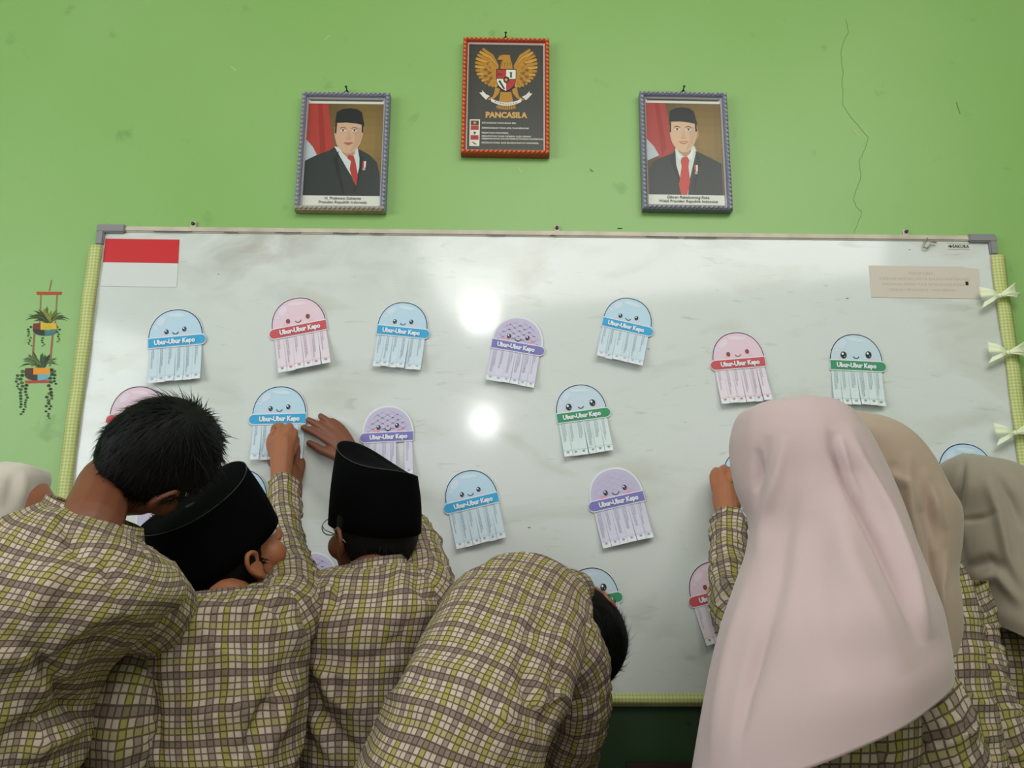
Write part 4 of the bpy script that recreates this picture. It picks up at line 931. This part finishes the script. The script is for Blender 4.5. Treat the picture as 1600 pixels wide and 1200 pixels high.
def person(label, base, head, torso, arms, hands, voxel=.004, skin=None, hip=None, neck=None, skirt=False, keep=.3, tshrink=.030, tilt=0, nv=70, face=True, inner_neck_r=.044):
    """head: (px,py,d,f,u,s); torso: Loft sections; arms: list of px chains; hands: list of pieces"""
    root = empty('person', Vector((base[0], base[1], 0)), label, 'person')
    c = np.array(W(*head[:3])); R, F, U = frame(head[3], head[4]); s = head[5]
    pieces = head_pieces(c, R, F, U, s)
    C_, A_, B_ = px_secs(torso); lf = Loft(C_, A_, B_, 40, 40, 2.2, shrink=tshrink, tilt=tilt); v, f, _ = lf.data(True, True); pieces.append((v, f, []))
    top = C_[-1]; nb = c+(-U*.075-F*.025)*s
    pieces.append(chain([(*(top-(C_[-1]-C_[-2])*1.2), inner_neck_r+.004), (*((top+nb)/2), inner_neck_r), (*nb, inner_neck_r-.004), (*(c-U*.03*s-F*.02*s), .045)]))
    for a in arms: pieces.append(pchain(a))
    pieces += hands
    hx, hy, hz = hip
    for k in (-1, 1): pieces.append(chain([(hx+k*.06, hy, hz), (hx+k*.07, hy, hz*.5), (hx+k*.075, hy, .07), (hx+k*.075, hy+.06, .03)][:4] if False else [(hx+k*.062, hy, hz-.02, .055), (hx+k*.068, hy+.01, hz*.5, .042), (hx+k*.073, hy, .07, .032), (hx+k*.078, hy+.08, .035, .03)]))
    me = remesh('body', pieces, voxel, keep); place('body', me, skin or SKIN, root)
    if face: face_parts(root, c, R, F, U, s)
    return root, c, R, F, U, s
# ------------------------------------------------------------------ the children
def hipof(secs):
    C_, A_, B_ = px_secs(secs[:2]); return (C_[0][0], C_[0][1], C_[0][2])

# --- 1. bareheaded boy at the left
T1 = [(-170, 1460, 105, 1460, .85, .10), (-185, 1330, 95, 1320, .85, .115), (-180, 1200, 112, 1190, .86, .125), (-150, 1080, 150, 1058, .87, .13), (-110, 960, 222, 985, .88, .13), (-60, 868, 272, 935, .88, .12), (5, 815, 258, 890, .86, .10), (60, 792, 222, 850, .83, .075), (92, 786, 205, 826, .80, .06)]
hp = hipof(T1)
root, c, R, F, U, s = person('boy with bare black hair leaning right in a checked shirt, far left', hp, (238, 722, .74, (.22, .93, -.26), (.82, .02, .57), .95), T1,
    [[(180, 925, .85, .046), (222, 955, .78, .044), (228, 985, .70, .036), (180, 1020, .58, .030), (120, 1040, .48, .024)], [(-60, 890, .86, .046), (-130, 1000, .84, .040), (-165, 1120, .84, .033), (-160, 1240, .78, .026)]],
    hand_pieces(W(117, 1040, .47), (-.5, .7, .2), (0, -.5, .8), -1, .5)+hand_pieces(W(-160, 1244, .77), (.1, .4, -.8), (-1, 0, 0), 1, .4), skin=SKIN2, hip=(hp[0], hp[1], .80))
hairshell(root, c, R, F, U, s, strands=9000, seed=2, tuft=.25, nape=.022)
lt = Loft(*px_secs(T1), 190, 150, 2.25)
lt.noise(.010, 1.2, 5, 3, 1).crumple(.009, (5, 5, 8), 2).folds([
    ([(160, 850), (168, 900), (188, 945), (206, 985)], 9, -0.0096), ([(95, 800), (110, 850), (150, 900)], 10, -0.0080), ([(60, 1060), (120, 1010), (190, 990)], 14, -0.0128), ([(0, 980), (60, 1030), (120, 1110), (150, 1150)], 16, -0.0160),
    ([(0, 1150), (70, 1120), (150, 1085)], 14, -0.0160), ([(20, 1190), (90, 1155), (150, 1120)], 12, 0.0128), ([(150, 1000), (90, 1050), (40, 1100)], 18, 0.0128), ([(100, 880), (60, 940), (50, 1000)], 18, 0.0096)])
sl = sleeve([(110, 940, .86, .055), (180, 928, .85, .070), (228, 948, .78, .068), (248, 976, .70, .056), (222, 1008, .62, .050)], seed=3)
sl2 = sleeve([(-40, 880, .86, .075), (-130, 1000, .84, .066), (-165, 1110, .84, .056)], seed=4)
place('checked_shirt', uvmesh('checked_shirt', [lt.data(), sl.data(), sl2.data()], 0.78), PLAID, root, solid=.0012)
cl = collar([(66, 806, 214, 862, .81, .080), (74, 790, 216, 846, .80, .074), (84, 774, 216, 826, .79, .068)], tilt=0); cl.crumple(.002, (14, 14, 14), 1)
place('collar', uvmesh('collar', [cl.data()], 0.78), PLAID, root, solid=.002)
trousers(root, hp[0], .80, hp[1], .145)

# --- 2. capped boy tilting back
T2 = [(235, 1450, 445, 1450, .66, .095), (236, 1330, 450, 1330, .66, .105), (235, 1200, 456, 1200, .66, .115), (222, 1110, 464, 1100, .66, .12), (206, 1030, 470, 1020, .66, .12), (212, 978, 466, 955, .65, .11), (248, 950, 455, 925, .63, .09), (285, 944, 432, 928, .59, .07), (328, 935, 420, 920, .55, .048)]
hp = hipof(T2)
HA = [pchain(q) for q in (
    [(437, 775, .14, .023), (439, 740, .115, .0245), (441, 705, .09, .029), (442, 692, .085, .026)],
    [(431, 695, .085, .016), (437, 676, .068, .012), (439, 667, .055, .0105), (430, 667, .042, .009), (427, 674, .034, .008)],
    [(428, 708, .085, .015), (423, 692, .070, .012), (426, 680, .050, .0095), (433, 674, .038, .008)],
    [(443, 695, .090, .016), (450, 676, .075, .013), (452, 667, .060, .011), (446, 672, .040, .009)],
    [(450, 698, .088, .016), (457, 682, .072, .0125), (459, 675, .056, .0105), (453, 682, .040, .009)],
    [(455, 705, .080, .014), (461, 692, .064, .011), (462, 686, .050, .0095), (457, 692, .038, .0085)])]
root, c, R, F, U, s = person('boy in black cap tilting his head back and reaching up with a fist', hp, (361, 868, .52, (.58, .52, .62), (-.44, -.58, .68), 1.0), T2,
    [arm_of([(425, 975, .64, .055), (450, 935, .52, .050), (449, 880, .37, .043), (444, 820, .25, .034), (440, 770, .145, .0325)], .70), arm_of([(236, 990, .66, .062), (206, 1050, .72, .060), (190, 1120, .75, .056), (192, 1200, .72, .052), (225, 1290, .60, .044)], .62)],
    HA+hand_pieces(W(228, 1294, .59), (.3, .7, -.2), (-.3, 0, .6), 1, .5), voxel=.0032, keep=.25, hip=(hp[0], hp[1], .80), inner_neck_r=.034)
hairshell(root, c, R, F, U, s, strands=3000, seed=5, zmax=.0, nape=.06)
peci(root, c, R, F, U, s*1.02, .024, .127, lean=.012, ln=.112)
lt = Loft(*px_secs(T2), 190, 130, 2.3)
lt.noise(.009, 1.2, 5, 3, 2).crumple(.009, (6, 6, 9), 5).folds([
    ([(235, 1000), (240, 1080), (252, 1200)], 7, -0.0096), ([(245, 960), (233, 1010), (238, 1060)], 10, -0.0096), ([(455, 1010), (430, 1080), (380, 1170), (350, 1210)], 12, -0.0128), ([(462, 1060), (440, 1130), (410, 1190)], 10, 0.0112),
    ([(400, 935), (430, 950), (465, 985)], 10, -0.0112), ([(300, 945), (360, 960), (430, 950)], 12, 0.0080), ([(450, 960), (468, 1000), (460, 1035)], 12, 0.0112), ([(280, 1100), (330, 1120), (400, 1100)], 20, 0.0080)])
sl = sleeve([(395, 1000, .66, .050), (445, 965, .60, .060), (454, 925, .50, .054), (449, 880, .37, .043), (444, 820, .25, .034), (443, 758, .145, .0325)], 56, seed=7, amp=.0055)
sl2 = sleeve([(290, 1000, .65, .05), (238, 994, .66, .062), (206, 1050, .72, .060), (190, 1120, .75, .056), (192, 1200, .72, .052), (225, 1290, .60, .044)], 48, seed=8, amp=.0055)
place('checked_shirt', uvmesh('checked_shirt', [lt.data(), sl.data(), sl2.data()], 0.95), PLAID, root, solid=.0012)
cl = collar([(282, 950, 440, 936, .60, .084), (292, 938, 436, 926, .59, .080), (300, 928, 430, 914, .58, .076)]); place('collar', uvmesh('collar', [cl.data()], 0.95), PLAID, root, solid=.002)
trousers(root, hp[0], .80, hp[1], .135)

# --- 3. capped boy in the middle
T3 = [(470, 1400, 640, 1400, .46, .10), (466, 1300, 655, 1300, .47, .105), (465, 1200, 664, 1200, .48, .11), (470, 1100, 662, 1100, .49, .115), (474, 1010, 668, 1010, .50, .12), (470, 955, 684, 955, .50, .115), (476, 920, 684, 918, .48, .10), (506, 900, 662, 896, .45, .08), (545, 892, 632, 884, .42, .058)]
hp = hipof(T3)
HC = [pchain(q) for q in (
    [(575, 745, .12, .022), (556, 722, .075, .0235), (540, 706, .05, .025)],
    [(548, 716, .055, .020), (524, 694, .040, .016), (508, 685, .034, .0115), (490, 675, .028, .0095), (474, 668, .026, .0078)],
    [(546, 710, .052, .020), (528, 686, .040, .0155), (514, 675, .034, .0115), (497, 664, .028, .0095), (482, 656, .026, .0078)],
    [(550, 708, .052, .018), (536, 684, .040, .0150), (526, 671, .034, .0112), (513, 659, .028, .0092), (501, 650, .026, .0078)],
    [(554, 712, .052, .017), (545, 690, .040, .0140), (538, 675, .034, .0105), (529, 664, .028, .0088), (519, 657, .026, .0075)],
    [(546, 722, .055, .018), (522, 710, .044, .0140), (504, 704, .034, .0110), (492, 697, .028, .0095), (483, 692, .026, .0080)])]
HB = [pchain(q) for q in (
    [(456, 790, .13, .021), (458, 762, .085, .0225), (452, 738, .055, .025)],
    [(456, 742, .05, .017), (462, 722, .036, .0105), (465, 708, .028, .0090), (466, 698, .022, .0078)], [(450, 740, .05, .016), (452, 715, .034, .0105), (452, 702, .026, .0090), (452, 690, .022, .0078)],
    [(444, 742, .05, .016), (441, 718, .034, .0105), (439, 705, .026, .0090), (438, 694, .022, .0078)], [(438, 744, .05, .015), (430, 730, .036, .0105), (423, 722, .028, .0088), (420, 712, .022, .0075)],
    [(462, 752, .055, .016), (469, 736, .042, .0110), (472, 726, .032, .0092), (472, 720, .026, .0080)])]
root, c, R, F, U, s = person('boy in tall black cap, both arms raised, in the middle of the board', hp, (581, 834, .40, (-.70, .69, .18), (.05, -.24, .97), .97), T3,
    [[(660, 930, .46, .044), (655, 850, .26, .036), (610, 775, .16, .026), (575, 745, .12, .022)], [(500, 945, .47, .038), (470, 918, .41, .032), (450, 882, .33, .027), (446, 845, .25, .023), (454, 790, .13, .021)]],
    HC+HB, voxel=.0032, keep=.25, skin=SKIN2, hip=(hp[0], hp[1], .80))
nape_hair(root, c, R, F, U, s, (.004, -.060, -.058), (.060, .034, .040))
hairshell(root, c, R, F, U, s, strands=3000, seed=6, zmax=.0, nape=.02)
peci(root, c, R, F, U, s, .026, .162, lean=.055, slant=.034, taper=.12)
lt = Loft(*px_secs(T3), 170, 130, 2.4)
lt.noise(.007, 1.2, 5, 3, 3).crumple(.008, (6, 6, 9), 8).folds([
    ([(478, 1040), (500, 1110), (545, 1160), (570, 1190)], 9, -0.0128), ([(488, 1030), (520, 1090), (570, 1130)], 9, 0.0096), ([(480, 1010), (560, 1040), (650, 1000)], 16, -0.0064), ([(640, 905), (665, 930), (690, 940)], 8, -0.0096),
    ([(524, 905), (528, 930), (520, 960)], 6, -0.0080), ([(500, 910), (515, 925), (526, 915)], 6, 0.0080), ([(655, 950), (630, 990), (600, 1010)], 12, -0.0080), ([(480, 1100), (500, 1150), (530, 1200)], 9, 0.0096)])
sl = sleeve([(610, 985, .50, .05), (650, 955, .49, .056), (664, 915, .42, .054), (660, 870, .32, .046), (645, 830, .22, .038), (620, 790, .16, .032)], 48, seed=11, amp=.0055)
sl2 = sleeve([(540, 985, .50, .05), (504, 950, .48, .052), (470, 918, .41, .045), (450, 882, .33, .036), (446, 845, .25, .031), (448, 812, .18, .029), (454, 786, .14, .028)], 48, seed=12, amp=.0055)
place('checked_shirt', uvmesh('checked_shirt', [lt.data(), sl.data(), sl2.data()], 0.93), PLAID, root, solid=.0012)
cl = collar([(538, 906, 642, 900, .43, .082), (543, 892, 638, 885, .425, .078), (550, 880, 634, 867, .42, .074)]); place('collar', uvmesh('collar', [cl.data()], 0.93), PLAID, root, solid=.002)
trousers(root, hp[0], .80, hp[1], .125)
# small metal spectacle arm at his left temple is part of his glasses
def glasses(root, c, R, F, U, s):
    q = lambda r, f, u: Vector(c+(R*r+F*f+U*u)*s)-root.location; bm = bmesh.new(); MG = flat('thin_metal', (120, 116, 112), .3, .8)
    for k in (-1, 1):
        for pts in ([q(k*.033+.024*cos(a), .098, .004+.018*sin(a)) for a in [2*pi*i/20 for i in range(21)]], [q(k*.057, .097, .008), q(k*.082, .05, .008), q(k*.086, -.01, .004), q(k*.084, -.03, -.006)]):
            me = tube_me('t', pts, .0011, 6); bm.from_mesh(me)
    me = tube_me('t', [q(-.010, .101, .006), q(.010, .101, .006)], .0011, 6); bm.from_mesh(me); me = bpy.data.meshes.new('glasses'); bm.to_mesh(me); bm.free(); obj('glasses', me, MG, root, True)
glasses(root, c, R, F, U, s)

# --- 4. boy bending forward
T4 = [(480, 1420, 740, 1500, .74, .10), (505, 1320, 775, 1400, .75, .115), (552, 1215, 812, 1292, .76, .125), (594, 1128, 842, 1205, .75, .13), (633, 1045, 872, 1128, .72, .13), (668, 980, 898, 1066, .67, .12), (698, 934, 912, 1018, .60, .105), (738, 908, 914, 976, .53, .090), (796, 904, 906, 954, .46, .070), (840, 909, 898, 944, .42, .056)]
hp = hipof(T4)
root, c, R, F, U, s = person('boy bending forward with short black hair, back to the viewer, in the centre foreground', hp, (896, 972, .36, (-.10, .85, .42), (.42, .50, -.62), .97), T4,
    [[(868, 1020, .60, .044), (898, 1055, .57, .042), (902, 1110, .53, .038), (884, 1190, .46, .034), (872, 1260, .40, .030), (866, 1300, .36, .026)], [(770, 930, .47, .040), (750, 980, .34, .034), (775, 1030, .24, .028), (790, 1060, .19, .026)]],
    hand_pieces(W(866, 1302, .35), (.1, .8, -.1), (0, -.2, 1), 1, .5)+hand_pieces(W(790, 1062, .18), (.3, .5, -.3), (0, -.8, .3), 1, .5), hip=(hp[0], hp[1]+.02, .78), tilt=.45)
hairshell(root, c, R, F, U, s*1.08, strands=8000, seed=9, nape=.09)
lt = Loft(*px_secs(T4), 190, 150, 2.35, tilt=.45)
lt.noise(.009, 1.2, 4, 3, 4).crumple(.008, (5, 5, 8), 11).folds([
    ([(812, 1010), (820, 1070), (850, 1150)], 12, -0.0144), ([(800, 1000), (830, 980), (880, 985)], 12, -0.0096), ([(870, 1010), (868, 1080), (845, 1170)], 9, -0.0128), ([(770, 1120), (790, 1170), (800, 1200)], 14, 0.0096),
    ([(880, 940), (850, 930), (800, 940)], 9, -0.0064), ([(760, 930), (720, 960), (690, 1010)], 22, 0.0064), ([(760, 1060), (790, 1120), (840, 1170)], 14, 0.0096)])
sl = sleeve([(820, 990, .60, .058), (872, 1008, .60, .070), (898, 1050, .57, .060), (902, 1110, .53, .054), (884, 1190, .46, .050), (872, 1260, .40, .046)], 56, seed=14, amp=.0055, fd=[([(860, 1110), (890, 1090), (945, 1075)], 7, -.005), ([(870, 1130), (910, 1120), (940, 1100)], 8, .004)])
sl2 = sleeve([(770, 930, .47, .055), (750, 980, .34, .046), (775, 1020, .2, .036)], 36, seed=15)
place('checked_shirt', uvmesh('checked_shirt', [lt.data(), sl.data(), sl2.data()], 0.80), PLAID, root, solid=.0012)
cl = collar([(830, 900, 908, 962, .44, .070), (850, 904, 912, 954, .42, .066), (868, 910, 916, 948, .40, .062)], tilt=.5); place('collar', uvmesh('collar', [cl.data()], 0.80), PLAID, root, solid=.002)
trousers(root, hp[0], .78, hp[1]+.02, .14)

# --- girls: hijab over head and shoulders
def hijab(root, secs, mat, folds, seed, nv=150, e=2.1, amp=.006, nm='hijab', nu=200):
    lf = Loft(*px_secs(secs), nu, nv, e); lf.noise(amp, 1.6, 2.2, 2, seed).folds(folds)
    o = place(nm, uvmesh(nm, [lf.data(cap0=True)]), mat, root, solid=.0012); return o
# 5. dusty pink hijab in front
T5 = [(1150, 1440, 1400, 1440, .80, .10), (1140, 1330, 1410, 1330, .80, .11), (1150, 1200, 1420, 1200, .80, .12), (1160, 1110, 1425, 1100, .80, .12), (1165, 1030, 1425, 1020, .79, .11), (1180, 970, 1390, 955, .78, .09), (1215, 920, 1340, 910, .76, .062)]
hp = hipof(T5)
HD = [pchain(q) for q in (
    [(1136, 835, .19, .024), (1135, 805, .16, .0255), (1132, 780, .13, .029), (1132, 765, .12, .027)],
    [(1124, 775, .12, .016), (1118, 758, .110, .0125), (1115, 744, .095, .0105), (1119, 735, .065, .0088), (1124, 738, .045, .008)],
    [(1130, 772, .125, .017), (1128, 752, .118, .0135), (1128, 737, .100, .0115), (1132, 731, .065, .009), (1135, 735, .045, .008)],
    [(1138, 772, .125, .017), (1141, 752, .118, .0135), (1145, 738, .100, .0115), (1147, 731, .065, .009), (1147, 736, .045, .008)],
    [(1146, 775, .120, .016), (1153, 756, .112, .013), (1158, 742, .095, .011), (1157, 733, .065, .009)],
    [(1148, 788, .120, .016), (1156, 770, .090, .0125), (1156, 752, .065, .010), (1153, 742, .045, .0085)])]
root, c, R, F, U, s = person('girl in long dusty pink hijab, back to the viewer, at right front', hp, (1235, 747, .735, (-.60, .76, -.25), (-.10, -.25, .96), .98), T5,
    [arm_of([(1225, 1000, .74, .060), (1180, 985, .58, .052), (1150, 950, .44, .046), (1140, 885, .30, .0385), (1139, 814, .19, .0355)], .66), arm_of([(1385, 1040, .80, .066), (1420, 1085, .82, .066), (1448, 1140, .82, .064), (1474, 1210, .80, .060), (1490, 1300, .72, .055)], .6)],
    HD+hand_pieces(W(1490, 1305, .70), (-.3, .8, -.1), (0, 0, 1), 1, .5), voxel=.0032, keep=.25, hip=(hp[0], hp[1], .80), skirt=True)
lt = Loft(*px_secs(T5), 170, 120, 2.3); lt.noise(.005, 1.2, 6, 3, 5).crumple(.006, (8, 8, 12), 13)
lt.folds([([(1362, 1090), (1366, 1150), (1390, 1210)], 8, -.010), ([(1210, 1195), (1290, 1165), (1360, 1150)], 12, -.006), ([(1250, 1150), (1300, 1130), (1350, 1120)], 9, .006)])
sl = sleeve([(1385, 1040, .80, .066), (1420, 1085, .82, .066), (1448, 1140, .82, .064), (1474, 1210, .80, .060), (1490, 1300, .72, .055)], 56, seed=21, amp=.006, fd=[([(1380, 1130), (1430, 1120), (1500, 1090)], 10, .005), ([(1400, 1190), (1450, 1160), (1520, 1140)], 10, -.006)])
sl2 = sleeve([(1225, 1000, .74, .060), (1180, 985, .58, .052), (1150, 950, .44, .046), (1140, 885, .30, .0385), (1139, 814, .19, .0355)], 60, seed=22, amp=.006, fd=[([(1115, 905), (1145, 895), (1165, 880)], 6, -.006), ([(1115, 925), (1145, 912), (1165, 905)], 6, .005), ([(1120, 960), (1140, 935), (1160, 925)], 6, -.005)])
place('checked_blouse', uvmesh('checked_blouse', [lt.data(), sl.data(), sl2.data()], 1.16), PLAID, root, solid=.0012)
trousers(root, hp[0], .80, hp[1], .135, skirt=True)
HJ5 = [(1236, 627, 1262, 627, .74, .012), (1192, 632, 1298, 634, .74, .070), (1158, 645, 1326, 650, .74, .100), (1145, 680, 1348, 682, .745, .118), (1145, 715, 1366, 716, .75, .124), (1153, 760, 1386, 758, .76, .122), (1174, 815, 1405, 806, .78, .122), (1170, 862, 1420, 852, .80, .128), (1152, 915, 1438, 900, .82, .138), (1132, 972, 1455, 948, .84, .148), (1114, 1040, 1464, 990, .85, .152), (1098, 1120, 1470, 1022, .86, .154), (1080, 1225, 1472, 1050, .86, .154)]
hijab(root, HJ5, H_PINK, [
    ([(1296, 655), (1303, 705), (1335, 775), (1375, 850), (1410, 930), (1440, 1010)], 9, -0.0174), ([(1322, 660), (1345, 720), (1385, 800), (1425, 900), (1455, 1000)], 9, 0.0174), ([(1310, 680), (1325, 740), (1350, 790)], 6, 0.0116),
    ([(1228, 680), (1215, 740), (1196, 800), (1178, 870)], 9, 00.0087), ([(1183, 700), (1182, 740), (1178, 770)], 6, -00.0087), ([(1183, 690), (1183, 735), (1180, 775)], 4, -.0030), ([(1303, 672), (1308, 715), (1330, 770)], 5, -.0090), ([(1200, 680), (1190, 730), (1180, 790)], 8, -00.0064), ([(1240, 690), (1232, 780), (1215, 900), (1180, 1040), (1150, 1160)], 19, -0.0101),
    ([(1300, 760), (1330, 880), (1390, 1000), (1420, 1050)], 23, 0.0116), ([(1270, 800), (1275, 900), (1290, 1000), (1310, 1080)], 25, -0.0087), ([(1170, 900), (1140, 1010), (1120, 1120), (1110, 1200)], 10, 0.0087), ([(1200, 960), (1165, 1080), (1150, 1180)], 9, -0.0087)], 31, amp=.005)
# 6. beige hijab behind her
T6 = [(1290, 1440, 1540, 1440, .58, .10), (1300, 1330, 1555, 1330, .58, .11), (1320, 1220, 1560, 1220, .58, .12), (1330, 1130, 1545, 1130, .58, .12), (1340, 1040, 1525, 1040, .58, .11), (1350, 960, 1508, 950, .57, .10), (1370, 900, 1485, 880, .56, .085), (1390, 860, 1450, 850, .55, .055)]
hp = hipof(T6)
root, c, R, F, U, s = person('girl in beige hijab standing behind the pink one, head bowed', hp, (1372, 748, .54, (-.25, .92, -.35), (-.25, .15, .95), 1.0), T6,
    [arm_of([(1480, 920, .56, .060), (1502, 990, .56, .058), (1522, 1070, .58, .055), (1555, 1150, .60, .050), (1580, 1230, .58, .046)], .62), [(1360, 930, .5, .044), (1330, 960, .3, .036), (1300, 900, .14, .026)]],
    hand_pieces(W(1582, 1235, .57), (-.3, .8, .2), (0, 0, 1), 1, .5)+hand_pieces(W(1300, 900, .13), (-.2, .5, .8), (0, -1, .3), 1, .4), hip=(hp[0], hp[1], .80), skin=SKIN2)
lt = Loft(*px_secs(T6), 150, 120, 2.3); lt.noise(.005, 1.2, 6, 3, 6).crumple(.006, (8, 8, 13), 17)
sl = sleeve([(1480, 920, .56, .060), (1502, 990, .56, .058), (1522, 1070, .58, .055), (1555, 1150, .60, .050), (1580, 1230, .58, .046)], 60, seed=24, amp=.007, fd=[([(1500, 1010), (1530, 1000)], 7, -.006), ([(1500, 1080), (1540, 1090)], 8, -.008), ([(1500, 1110), (1550, 1140), (1580, 1190)], 8, -.006)])
sl2 = sleeve([(1385, 960, .54, .050), (1360, 940, .48, .050), (1330, 958, .30, .042), (1308, 925, .19, .034)], 40, seed=41)
place('checked_blouse', uvmesh('checked_blouse', [lt.data(), sl.data(), sl2.data()]), PLAID, root, solid=.0012)
trousers(root, hp[0], .80, hp[1], .13, skirt=True)
HJ6 = [(1318, 642, 1345, 645, .54, .010), (1285, 650, 1392, 668, .545, .07), (1278, 670, 1424, 694, .55, .10), (1282, 700, 1450, 730, .55, .115), (1290, 745, 1472, 772, .555, .12), (1300, 790, 1487, 800, .56, .122), (1310, 840, 1486, 845, .565, .122), (1325, 890, 1478, 892, .57, .122), (1335, 940, 1482, 935, .58, .124), (1345, 985, 1484, 975, .58, .124), (1350, 1030, 1478, 1012, .58, .122)]
hijab(root, HJ6, H_BEIGE, [([(1400, 720), (1385, 745), (1390, 790), (1385, 850)], 8, -0.0125), ([(1420, 705), (1415, 760), (1432, 830), (1440, 900)], 9, 0.0137), ([(1450, 745), (1450, 800), (1465, 860)], 8, -0.0100), ([(1430, 790), (1450, 850), (1462, 930), (1468, 1000)], 7, -0.0125), ([(1478, 860), (1470, 920), (1476, 990)], 6, 0.0100), ([(1440, 730), (1462, 790), (1478, 830)], 8, 0.0088), ([(1375, 730), (1420, 760), (1440, 800)], 8, 0.0075)], 33, amp=.005)
# 7. grey-brown hijab at the right edge
T7 = [(1500, 1440, 1760, 1440, 0.400, .10), (1500, 1330, 1765, 1330, 0.400, .11), (1505, 1200, 1770, 1200, 0.400, .12), (1510, 1100, 1765, 1100, 0.400, .12), (1515, 1010, 1750, 1010, 0.400, .11), (1530, 950, 1700, 940, 0.380, .09), (1560, 915, 1650, 905, 0.360, .06)]
hp = hipof(T7)
root, c, R, F, U, s = person('girl in grey-brown hijab cut off by the right edge', hp, (1545, 805, .36, (-.1, .93, -.35), (-.15, .2, .97), 1.0), T7,
    [[(1550, 990, .39, .040), (1530, 1060, .28, .033), (1500, 1000, .14, .026)], [(1740, 1010, .39, .045), (1770, 1100, .34, .036), (1740, 1150, .25, .026)]],
    hand_pieces(W(1500, 1000, .13), (.1, .6, .8), (0, -1, .4), -1, .5)+hand_pieces(W(1740, 1150, .24), (-.1, .8, .1), (0, 0, 1), -1, .5), hip=(hp[0], hp[1], .80), skin=SKIN2)
lt = Loft(*px_secs(T7), 140, 100, 2.3); lt.noise(.005, 1.2, 6, 3, 7).crumple(.006, (8, 8, 13), 19)
sl = sleeve([(1560, 970, .40, .058), (1545, 1020, .36, .052), (1530, 1065, .28, .044), (1515, 1030, .20, .036)], 40, seed=26)
sl2 = sleeve([(1700, 985, .40, .050), (1745, 1015, .39, .056), (1772, 1095, .34, .048), (1750, 1140, .27, .038)], 40, seed=42)
place('checked_blouse', uvmesh('checked_blouse', [lt.data(), sl.data(), sl2.data()]), PLAID, root, solid=.0012)
trousers(root, hp[0], .80, hp[1], .14, skirt=True)
HJ7 = [(1500, 710, 1524, 710, 0.380, .010), (1478, 721, 1575, 728, 0.385, .07), (1466, 738, 1600, 748, 0.390, .10), (1466, 762, 1622, 785, 0.395, .115), (1478, 800, 1640, 830, 0.400, .12), (1480, 845, 1655, 880, 0.410, .12), (1490, 890, 1668, 930, 0.420, .125), (1506, 925, 1680, 990, 0.430, .13), (1515, 950, 1690, 1060, 0.440, .135), (1519, 968, 1695, 1105, 0.440, .135)]
hijab(root, HJ7, H_OLIVE, [([(1508, 710), (1500, 760), (1492, 820)], 6, -0.0100), ([(1515, 712), (1515, 760), (1500, 850)], 8, 0.0075), ([(1540, 745), (1560, 800), (1575, 870), (1600, 920)], 8, 0.0137), ([(1550, 730), (1580, 780), (1600, 830)], 8, -0.0112), ([(1495, 815), (1540, 808), (1560, 800)], 5, -0.0075), ([(1510, 890), (1545, 875), (1570, 890)], 9, -0.0125), ([(1520, 910), (1560, 900), (1600, 950)], 9, 0.0125), ([(1490, 800), (1500, 860), (1512, 910)], 8, -0.0075)], 35, amp=.005)
# 8. cream hijab at the left edge
T8 = [(-170, 1440, 60, 1440, .52, .10), (-180, 1300, 70, 1300, .52, .11), (-185, 1150, 75, 1150, .52, .12), (-180, 1010, 75, 1010, .52, .115), (-160, 940, 55, 930, .51, .10), (-110, 900, 15, 890, .49, .08), (-70, 880, -10, 875, .47, .055)]
hp = hipof(T8)
root, c, R, F, U, s = person('girl in cream hijab whose face shows at the left edge', hp, (16, 815, .40, (.90, .42, -.12), (.05, -.08, .99), .98), T8,
    [[(40, 980, .45, .045), (60, 1060, .3, .036), (50, 1000, .15, .026)], [(-160, 980, .46, .045), (-170, 1080, .38, .036), (-120, 1130, .25, .026)]],
    hand_pieces(W(50, 1000, .14), (.1, .6, .8), (0, -1, .4), 1, .5)+hand_pieces(W(-120, 1130, .24), (.1, .8, .1), (0, 0, 1), 1, .5), hip=(hp[0], hp[1], .80))
lt = Loft(*px_secs(T8), 120, 80, 2.3); lt.noise(.005, 1.2, 6, 3, 8)
sl = sleeve([(30, 960, .50, .058), (50, 1020, .42, .052), (60, 1060, .32, .044), (55, 1020, .22, .036)], 40, seed=28)
sl2 = sleeve([(-120, 960, .49, .050), (-160, 985, .46, .056), (-172, 1075, .38, .048), (-135, 1122, .28, .038)], 40, seed=43)
place('checked_blouse', uvmesh('checked_blouse', [lt.data(), sl.data(), sl2.data()]), PLAID, root, solid=.0012)
trousers(root, hp[0], .80, hp[1], .13, skirt=True)
HJ8 = [(-30, 722, 15, 724, .40, .012), (-62, 728, 62, 731, .40, .06), (-80, 745, 72, 742, .40, .085), (-88, 775, 62, 768, .41, .105), (-92, 810, 52, 800, .42, .112), (-96, 860, 44, 845, .44, .115), (-110, 920, 50, 900, .47, .12), (-130, 990, 60, 960, .50, .13)]
hijab(root, HJ8, H_CREAM, [([(40, 735), (35, 765), (28, 800)], 8, .008), ([(20, 740), (15, 770), (10, 800)], 8, -.006)], 37, amp=.004)
